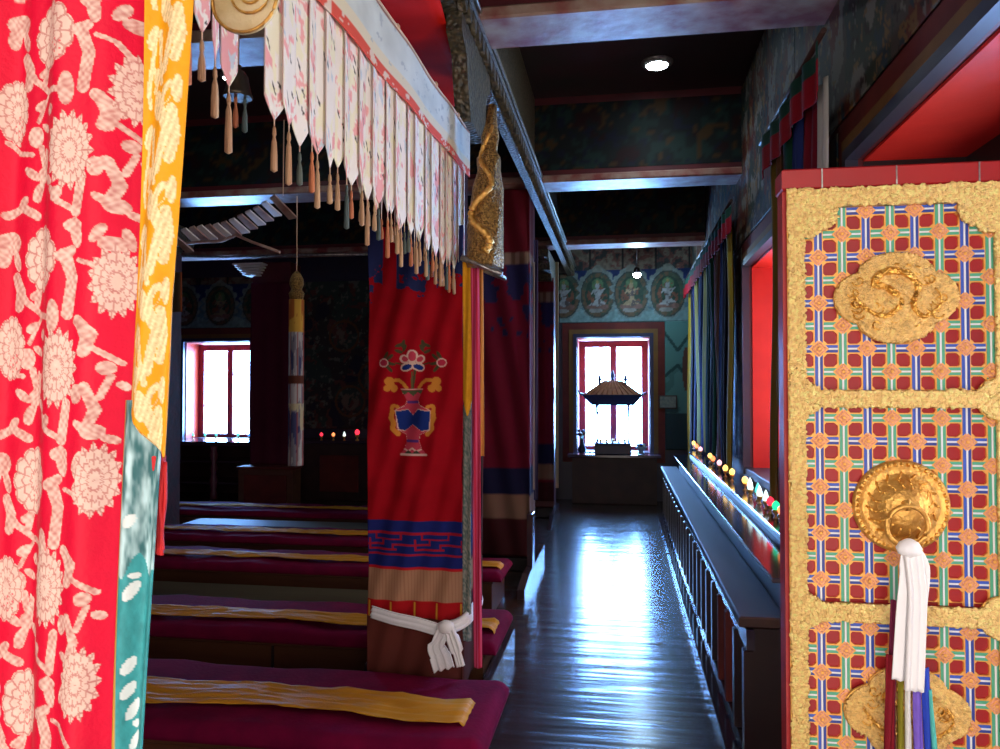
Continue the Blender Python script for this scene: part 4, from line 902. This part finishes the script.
# small framed picture right of the corridor window
px, py, pz = at(668, 402, Y=YB-.05)
t = thing('framed_notice', 'small pale framed notice right of the corridor end window', 'picture', (px, YB-.03, pz))
b = MB(); b.box((px-.12, YB-.045, pz-.09), (px+.12, YB-.02, pz+.09), dark_wood, .004); b.build('frame', t)
b = MB(); b.box((px-.105, YB-.05, pz-.075), (px+.105, YB-.045, pz+.075), mat('printed_card', (.2, .22, .2), .5, 0, (.1, .14, .14), 30)); b.build('card', t)

# ================================================================= MODEL PAVILION IN THE WINDOW
px = at(613, 448, Y=10.55)[0]; py = 10.5; sz = .66
roof_m = mat('ribbed_ochre_roof', (.45, .18, .07), .5, 0, (.3, .1, .05), 20); blue_r = mat('dark_blue_eave', (.03, .05, .16), .4); 
b = MB(); b.box((-.66, 10.2, 0), (.45, YB-.052, .615), dark_wood, .01); b.box((-.72, 10.16, .615), (.5, YB-.052, .655), mat('glossy_dark_top'), .006)
tag(b.build('window_table'), 'dark table standing below the corridor end window', 'table'); py = 10.36
pv = thing('model_pavilion', 'model shrine with a curved roof on four posts before the bright window', 'model shrine', (px, py, sz))
b = MB(); b.box((px-.24, py-.16, sz), (px+.24, py+.16, sz+.13), navy_frame, .008); b.box((px-.26, py-.18, sz+.13), (px+.26, py+.18, sz+.15), blue_r, .004); b.build('shrine_base', pv)
for sx in (-1, 1):
    for sy in (-1, 1):
        b = MB(); b.lathe((px+sx*.21, py+sy*.14, sz+.15), [(.016, 0), (.011, .02), (.009, .25), (.013, .47), (.018, .5)], blue_r, 12); b.build('post', pv)
def roof(b, z0, w0, d0, z1, w1, d1, z2, w2, d2, m):
    rings = [(z0, w0, d0), (z1, w1, d1), (z2, w2, d2)]; n0 = len(b.v)
    for (z, w, d) in rings: b.v += [(px-w, py-d, z+.0), (px+w, py-d, z), (px+w, py+d, z), (px-w, py+d, z)]
    b.face([n0+3, n0+2, n0+1, n0], m)
    for k in range(2):
        for i in range(4): j = (i+1) % 4; b.face([n0+4*k+i, n0+4*k+j, n0+4*k+4+j, n0+4*k+4+i], m)
    b.face([n0+8+i for i in range(4)], m)
b = MB(); zr = sz+.65; roof(b, zr, .28, .18, zr+.06, .33, .23, zr+.14, .4, .28, blue_r); b.build('eave', pv)
b = MB(); roof(b, zr+.14, .39, .28, zr+.22, .27, .18, zr+.33, .12, .07, roof_m)
for k in range(-5, 6): b.tube([(px+k*.022, py-.075, zr+.325), (px+k*.05, py-.18, zr+.225), (px+k*.07, py-.278, zr+.15)], .009, roof_m, 6)
b.build('shrine_roof', pv)
for sx in (-1, 1):
    b = MB(); b.tube([(px+sx*.38, py-.26, zr+.14), (px+sx*.43, py-.28, zr+.16), (px+sx*.45, py-.28, zr+.21)], [.018, .014, .006], blue_r, 8); b.build('eave_finial', pv)
    b = MB(); b.lathe((px+sx*.17, py-.12, zr+.28), [(.02, 0), (.012, .03), (.028, .06), (.02, .09), (.004, .12)], blue_r, 12); b.build('roof_finial', pv)
b = MB(); b.lathe((px, py, zr+.32), [(.03, 0), (.018, .04), (.03, .08), (.005, .15)], blue_r, 12); b.build('roof_finial', pv)
fx = at(582, 440, Y=10.35)[0]
fv = thing('flower_vase', 'small dark vase with flowers left of the model shrine', 'vase', (fx, 10.35, sz))
b = MB(); b.lathe((fx, 10.35, sz), [(.03, 0), (.05, .02), (.055, .06), (.03, .12), (.02, .16), (.032, .19)], navy_frame, 16); b.build('vase', fv)
b = MB()
for k in range(9):
    a = k*.7; q_ = (fx+.045*math.cos(a), 10.35+.04*math.sin(a), sz+.27+.03*math.sin(k*2)); b.tube([(fx, 10.35, sz+.17), q_], .004, green_p, 5); b.lathe(q_, [(.004, -.02), (.024, -.006), (.024, .008), (.006, .022)], blue_r if k % 2 else redbrown, 8)
b.build('flowers', fv)
gx = at(641, 446, Y=10.35)[0]
gv = thing('offering_bowl', 'pale blue bowl of offerings right of the model shrine', 'bowl', (gx, 10.35, sz))
b = MB(); b.lathe((gx, 10.35, sz), [(.04, 0), (.05, .01), (.03, .03), (.075, .08), (.085, .1), (.07, .1)], mat('pale_blue_glaze', (.4, .6, .8), .2), 20); b.build('bowl', gv)
b = MB()
for k in range(8): a = k*.8; b.lathe((gx+.04*math.cos(a), 10.35+.04*math.sin(a), sz+.115), [(.008, -.02), (.024, -.006), (.022, .012), (.006, .024)], white_p if k % 2 else blue_p, 8)
b.build('offerings', gv)
for k in range(5):
    x = px-.16+.08*k; b = MB(); b.lathe((x, py-.1, sz+.15), [(.018, 0), (.012, .015), (.026, .05), (.02, .05)], gold_plain, 12)
    tag(b.build('offering_cup'), 'little metal cup inside the model shrine, %s' % ('leftmost', 'left of the middle', 'in the middle', 'right of the middle', 'rightmost')[k], 'cup', 'cups in the model shrine')

# ================================================================= GOLDEN DOOR
DY = 1.5; x_l, x_r = .301, .79; z_b, z_t = .06, 1.905
dr = bpy.data.objects.new('door_1', None); C.objects.link(dr); dr.location = (x_r, DY, z_b); struct(dr)
dr['label'] = 'open golden lattice door leaf at the right with red top rail'
b = MB(); b.box((x_l, DY, z_b), (x_r, DY+.045, z_t), red_rail, .003); b.build('door_panel', dr)
b = MB(); b.box((x_l-.003, DY-.012, 1.878), (x_r+.003, DY+.048, z_t+.012), red_rail, .003); b.build('top_rail', dr)
b = MB()
for x in (.37, .5, .64): b.box((x-.0012, DY-.0135, 1.879), (x+.0012, DY-.01, z_t+.01), silver)
b.build('rail_joint', dr)
FX0, FX1 = .337, .662                     # lattice field
navy_p = mat('dark_blue_line_paint', (.02, .05, .3), .4)
fields = [(1.502, 1.842), (1.112, 1.470), (.66, 1.078)]
vx = [.363+.0421*k for k in range(8)]; zr_ = [1.792+.0427-.0427*k for k in range(28)]
bw = .0086
b = MB(); cap_ = MB()
def inside(x, z): return FX0 < x < FX1 and any(a < z < c_ for a, c_ in fields)
f0 = DY-.002
for k, x in enumerate(vx):
    if not FX0 < x < FX1: continue
    colr = blue_p if k % 2 == 0 else green_p
    for (a, c_) in fields:
        b.box((x-bw, f0-.004, a), (x+bw, DY, c_), orange_p); b.box((x-.0069, f0-.0052, a), (x-.0019, f0-.003, c_), colr); b.box((x-.0014, f0-.0056, a), (x+.0016, f0-.003, c_), white_p); b.box((x+.0021, f0-.0052, a), (x+.0069, f0-.003, c_), navy_p if k % 2 == 0 else colr)
for k, z in enumerate(zr_):
    f = [q_ for q_ in fields if q_[0] < z < q_[1]]
    if not f: continue
    colr = blue_p if k % 2 == 0 else green_p
    xe = [FX0]+[x for x in vx if FX0 < x < FX1]+[FX1]
    for i in range(len(xe)-1):
        xa = xe[i]+(bw if i else 0); xb_ = xe[i+1]-(bw if i < len(xe)-2 else 0)
        b.box((xa, f0-.0036, z-bw), (xb_, DY, z+bw), orange_p); b.box((xa, f0-.0048, z+.0018), (xb_, f0-.003, z+.0069), colr); b.box((xa, f0-.0052, z-.0016), (xb_, f0-.003, z+.0014), white_p); b.box((xa, f0-.0048, z-.0069), (xb_, f0-.003, z-.002), navy_p if k % 2 == 0 else colr)
b.build('lattice', dr)
b = MB()                                  # chamfers in every cell corner and recessed cells
for i in range(-1, len(vx)):
    for k in range(-1, len(zr_)):
        xa = vx[i]+bw if i >= 0 else FX0; xb_ = vx[i+1]-bw if i+1 < len(vx) else FX1
        zt_ = zr_[k]-bw if k >= 0 else 9; zb_ = zr_[k+1]+bw if k+1 < len(zr_) else 0
        xa, xb_ = max(xa, FX0), min(xb_, FX1)
        if xb_-xa < .004: continue
        f = [q_ for q_ in fields if q_[0] < (zt_+zb_)/2 < q_[1] or (q_[0] < zb_ < q_[1]) or (q_[0] < zt_ < q_[1])]
        for (a, c_) in f[:1]:
            z0, z1 = max(zb_, a), min(zt_, c_)
            if z1-z0 < .004: continue
            for (cx_, cz_, sx, sz_, ii, kk) in ((xa, z0, 1, 1, i, k+1), (xb_, z0, -1, 1, i+1, k+1), (xb_, z1, -1, -1, i+1, k), (xa, z1, 1, -1, i, k)):
                s = min(.0075 if (ii+kk) % 2 == 0 else .0045, (xb_-xa)*.45, (z1-z0)*.45)
                b.prism([(cx_, cz_), (cx_+sx*s, cz_), (cx_, cz_+sz_*s)], 'Y', f0-.0036, DY, orange_p)
            e_ = .0007
            b.box((xa, f0-.003, z0), (xa+e_, DY, z1), orange_p); b.box((xb_-e_, f0-.003, z0), (xb_, DY, z1), orange_p); b.box((xa, f0-.003, z0), (xb_, DY, z0+e_), orange_p); b.box((xa, f0-.003, z1-e_), (xb_, DY, z1), orange_p)
b.build('cell_border', dr)
b = MB()                                  # diamond rosettes where bars of the same colour cross
for i, x in enumerate(vx):
    for k, z in enumerate(zr_):
        if (i+k) % 2 or not inside(x, z): continue
        for (rr, d_, m_) in ((.0178, .0075, orange_p), (.015, .0085, pink_d), (.0095, .0095, orange_p), (.0075, .0105, pink_d)):
            b.prism([(x-rr, z), (x, z-rr), (x+rr, z), (x, z+rr)], 'Y', DY-d_, DY, m_)
        b.lathe((x, DY-.0105, z), [(.0035, 0), (.0035, -.001), (.002, -.002)], orange_p, 10, 'Y')
b.build('rosettes', dr)
# gilded frame: stiles, bands, scalloped corner and side plates
def relief(name, us, vs, inside_fn, h, seed, parent, y=DY, amp=.003, m=None, label=None):
    def hf(u, v):
        a = fbm(u, v, 170, seed); b__ = np.abs(np.sin(u*620+14*fbm(u, v, 60, seed+3)))*np.abs(np.cos(v*640+14*fbm(u, v, 56, seed+5)))
        return amp*(a-.5)*.9+amp*.35*b__
    def cf(u, v):
        t_ = fbm(u, v, 260, seed+1); return np.array((1., .66, .24))*(.6+.95*t_)[..., None]
    o = painted(name, us, vs, lambda u, v: (u, y-h-hf(u, v), v), cf, m or gold_relief, parent, keep=inside_fn)
    s = o.modifiers.new('thickness', 'SOLIDIFY'); s.thickness = h*.8; s.offset = -1 
    return o
gold_relief = mat('gilded_relief', attr=True, rough=.38, metal=.4, bump=.6, bscale=420)
st = .0016
AR = np.arange
def quarter(u, v, cx_, cz_, r): return (u-cx_)**2+(v-cz_)**2 < r*r
def frame_keep(u, v):
    k = (u < FX0) | (u > FX1)
    for (a, c_) in ((1.842, 1.879), (1.470, 1.502), (1.078, 1.112), (z_b, .66)): k |= (v > a) & (v < c_)
    for (cx_, cz_, r, s_) in ((FX0, 1.842, .052, 1), (FX1, 1.842, .058, 1)):
        k |= quarter(u, v, cx_, cz_, r) & ~quarter(u, v, cx_+(.055 if cx_ < .5 else -.055), cz_-.055, .03)
        k |= quarter(u, v, cx_+(.03 if cx_ < .5 else -.03), cz_-.012, .03) | quarter(u, v, cx_+(.008 if cx_ < .5 else -.008), cz_-.032, .024)
    for cz_ in (1.486, 1.095):
        k |= quarter(u, v, FX1+.006, cz_, .038) | quarter(u, v, FX1-.02, cz_, .02)
        k |= (np.abs(u-FX0)+np.abs(v-cz_)*1.15 < .042) | quarter(u, v, FX0+.004, cz_, .028)
    return k
relief('gilded_frame', AR(x_l+.006, x_r-.002, st), AR(.5, 1.879, st), frame_keep, .010, 3, dr)
b = MB(); b.tube([(FX1+.006+.038*math.cos(a*PI/24), DY-.012, 1.486+.038*math.sin(a*PI/24)) for a in range(12, 37)], .0018, gold_plain, 6)
b.tube([(FX1+.006+.038*math.cos(a*PI/24), DY-.012, 1.095+.038*math.sin(a*PI/24)) for a in range(12, 37)], .0018, gold_plain, 6)
for x in (x_l+.007, x_r-.004): b.box((x-.0015, DY-.013, .5), (x+.0015, DY-.008, 1.878), gold_plain)
b.build('frame_beading', dr)
def quatre(cx_, cz_):
    def kf(u, v):
        x = u-cx_; z = v-cz_
        return ((np.abs(x)-.056)**2/.05**2+z**2/.046**2 < 1) | (x**2/.066**2+(np.abs(z)-.04)**2/.042**2 < 1) | (x**2+z**2 < .05**2)
    return kf
def medallion(cx_, cz_, seed):
    kf = quatre(cx_, cz_)
    def hf(u, v):
        x = u-cx_; z = v-cz_; r = np.hypot(x, z); a = np.arctan2(z, x)
        sp = np.sin(a*3+r*190)*.5+.5; cl = fbm(u, v, 75, seed)
        ripple = np.abs(np.sin(z*620+8*np.sin(x*90)+12*fbm(u, v, 40, seed+6)))*1.1
        return .0035+.0045*np.maximum(sp*np.exp(-(r/.06)**2), 0)+.006*(cl-.3)+.0012*ripple+.004*np.clip(1-r/.085, 0, 1)
    o = painted('medallion', AR(cx_-.11, cx_+.11, .0011), AR(cz_-.085, cz_+.085, .0011), lambda u, v: (u, DY-.008-hf(u, v), v), lambda u, v: np.array((1., .64, .22))*(.55+.8*fbm(u, v, 200, seed+2))[..., None], gold_relief, dr, keep=kf)
    s = o.modifiers.new('thickness', 'SOLIDIFY'); s.thickness = .006; s.offset = -1
    b = MB(); pts = []
    for i in range(160):
        a = i*2*PI/160; r = .12
        while r > .02 and not kf(np.array(cx_+r*math.cos(a)), np.array(cz_+r*math.sin(a))): r -= .0008
        pts.append((cx_+r*math.cos(a), DY-.012, cz_+r*math.sin(a)))
    b.tube(pts, .0028, gold_plain, 6, True); b.build('medallion_rim', dr)
    b = MB(); body = curve([(cx_+x*.001, DY-.0245, cz_+z*.001) for x, z in ((-78, 8), (-52, -22), (-20, -34), (6, -10), (-16, 16), (-40, 26), (-22, 46), (14, 44), (34, 18), (26, -14), (46, -36), (74, -10), (64, 16))], 96)
    n_ = len(body); b.tube([(p_[0], p_[1]-.002*math.sin(i*.9), p_[2]) for i, p_ in enumerate(body)], [.0015+.0055*math.sin(PI*min(1, i/n_+.04))*(1+.12*math.sin(i*1.8)) for i in range(n_)], gold, 8)
    r_ = random.Random(seed)
    for k in range(26):
        a = r_.uniform(0, 2*PI); q_ = r_.uniform(.2, .92); x0_, z0_ = cx_+.088*q_*math.cos(a), cz_+.062*q_*math.sin(a); s_ = r_.choice((-1, 1))
        b.tube([(x0_+s_*(.002+.0009*i)*math.cos(i*.55), DY-.0215-.001*math.sin(i), z0_+(.002+.0009*i)*math.sin(i*.55)) for i in range(12)], .0019, gold, 5)
    b.build('medallion_scrolls', dr)
mx = at(895, 298, Y=DY-.01); medallion(mx[0], mx[2], 51)
mx2 = at(906, 712, Y=DY-.01); medallion(mx2[0], mx2[2], 57)
# knocker boss and ring
kx, _, kz = at(901, 506, Y=DY-.01)
kn = MB(); kn.lathe((kx, DY-.004, kz), [(.083, 0), (.084, -.006), (.08, -.012), (.072, -.012), (.068, -.009), (.058, -.012), (.05, -.02), (.04, -.034), (.026, -.044), (.012, -.048), (.001, -.049)][::1], gold_plain, 48, 'Y'); ko = kn.build('knocker_boss', dr)
b = MB()
for i in range(44): a = i*2*PI/44; b.lathe((kx+.0765*math.cos(a), DY-.016, kz+.0765*math.sin(a)), [(.0045, .003), (.0042, 0), (.0025, -.003), (.0004, -.004)], gold, 8, 'Y')
for i in range(16):
    a = i*2*PI/16; b.tube([(kx+.062*math.cos(a), DY-.0155, kz+.062*math.sin(a)), (kx+.05*math.cos(a+.2), DY-.024, kz+.05*math.sin(a+.2)), (kx+.036*math.cos(a+.1), DY-.04, kz+.036*math.sin(a+.1))], .0022, gold, 6)
b.build('boss_relief', ko)
b = MB(); rx, _, rz = at(907, 526, Y=DY-.06); b.tube([(rx+.034*math.cos(i*2*PI/40), DY-.062-.006*math.sin(i*2*PI/40), rz+.036*math.sin(i*2*PI/40)) for i in range(40)], .0045, gold_plain, 10, True)
b.tube([(rx, DY-.04, rz+.036), (rx, DY-.068, rz+.042), (rx, DY-.068, rz+.028)], .006, gold_plain, 8); b.build('knocker_ring', dr)
# scarf and ribbons tied to the ring
sc = thing('ceremonial_scarf', 'long white silk scarf hanging from the golden door ring', 'scarf', W(907, 545, 1.43), 'white silk scarves')
ribbon(curve([W(909, 545, 1.425), W(913, 570, 1.42), W(910, 605, 1.42), W(907, 650, 1.42), W(905, 680, 1.42)]), [.024, .028, .032, .038, .042]+[.046]*40, 'scarf_tail', khata, sc, seed=2, fold=.006, t=.002)
ribbon(curve([W(911, 545, 1.42), W(916, 590, 1.41), W(915, 640, 1.41), W(913, 690, 1.41)]), [.02, .024]+[.03]*40, 'scarf_tail', khata, sc, seed=6, fold=.006, t=.002)
b = MB(); b.lathe(W(909, 548, 1.415), [(.004, -.016), (.015, -.01), (.018, 0), (.013, .01), (.004, .016)], khata, 12, sx=1.2); b.build('knot', sc)
rb = thing('ribbon_bundle', 'bundle of coloured ribbons below the white door scarf', 'ribbon', W(905, 690, 1.43))
for k, (xa, xb_, ya, rgb, nm) in enumerate(((888, 899, 600, (.16, .02, .06), 'maroon_ribbon'), (884, 897, 655, (.2, .01, .02), 'red_ribbon'), (896, 905, 672, (.22, .2, .02), 'olive_ribbon'), (903, 912, 672, (.75, .75, .75), 'white_ribbon'), (910, 922, 665, (.2, .12, .6), 'violet_ribbon'), (918, 930, 668, (.03, .07, .5), 'blue_ribbon'), (925, 933, 690, (.1, .5, .45), 'green_ribbon'))):
    strip(nm, xa+3, xb_-1, ya, 790, 1.43-.002*k if k else 1.44, flat(rgb), rb, fold=.004, lean=(-4, -3, -1, 0, 3, 7, 8)[k], step=(1, 4))

# ================================================================= LIGHT
w = bpy.data.worlds.new('World'); bpy.context.scene.world = w; w.use_nodes = True; nt = w.node_tree; N = nt.nodes; L = nt.links
bg = N['Background']; tc = N.new('ShaderNodeTexCoord'); sp = N.new('ShaderNodeSeparateXYZ'); L.new(tc.outputs['Generated'], sp.inputs[0])
mr = N.new('ShaderNodeMapRange'); mr.inputs['From Min'].default_value = -1; mr.inputs['From Max'].default_value = 1; L.new(sp.outputs['Y'], mr.inputs[0])
rp = N.new('ShaderNodeValToRGB'); cr = rp.color_ramp; cr.elements[0].position = .35; cr.elements[0].color = (.033, .029, .026, 1)
cr.elements[1].position = .92; cr.elements[1].color = (.2, .46, 1, 1)
for p_, c_ in ((.56, (.085, .078, .07, 1)), (.78, (.09, .09, .1, 1))): e_ = cr.elements.new(p_); e_.color = c_
L.new(mr.outputs[0], rp.inputs[0]); L.new(rp.outputs[0], bg.inputs[0]); bg.inputs[1].default_value = 105.0
def portal(loc, rot, sx, sy):
    l = bpy.data.lights.new('window_portal', 'AREA'); l.shape = 'RECTANGLE'; l.size = sx; l.size_y = sy; l.cycles.is_portal = True
    o = bpy.data.objects.new('window_portal', l); C.objects.link(o); o.location = loc; o.rotation_euler = rot
portal(((W1[0]+W1[1])/2, YB+.48, (W1[2]+W1[3])/2), (-PI/2, 0, 0), 1.0, 1.6)
portal(((W2[0]+W2[1])/2, YB+.48, (W2[2]+W2[3])/2), (-PI/2, 0, 0), 1.1, 1.5)
portal((XR+.48, (W3[0]+W3[1])/2, 1.67), (0, PI/2, 0), 1.6, 2.3)
portal((XR+.48, (W4[0]+W4[1])/2, 1.67), (0, PI/2, 0), 1.6, 1.5)
portal((-.12, YF-.1, 1.35), (PI/2, 0, 0), 2.05, 2.7)
vs_ = bpy.context.scene.view_settings; bpy.context.scene.display_settings.display_device = 'sRGB'
vs_.view_transform = 'Standard'; vs_.look = 'None'; vs_.gamma = 1; vs_.exposure = 0.2; vs_.use_curve_mapping = False
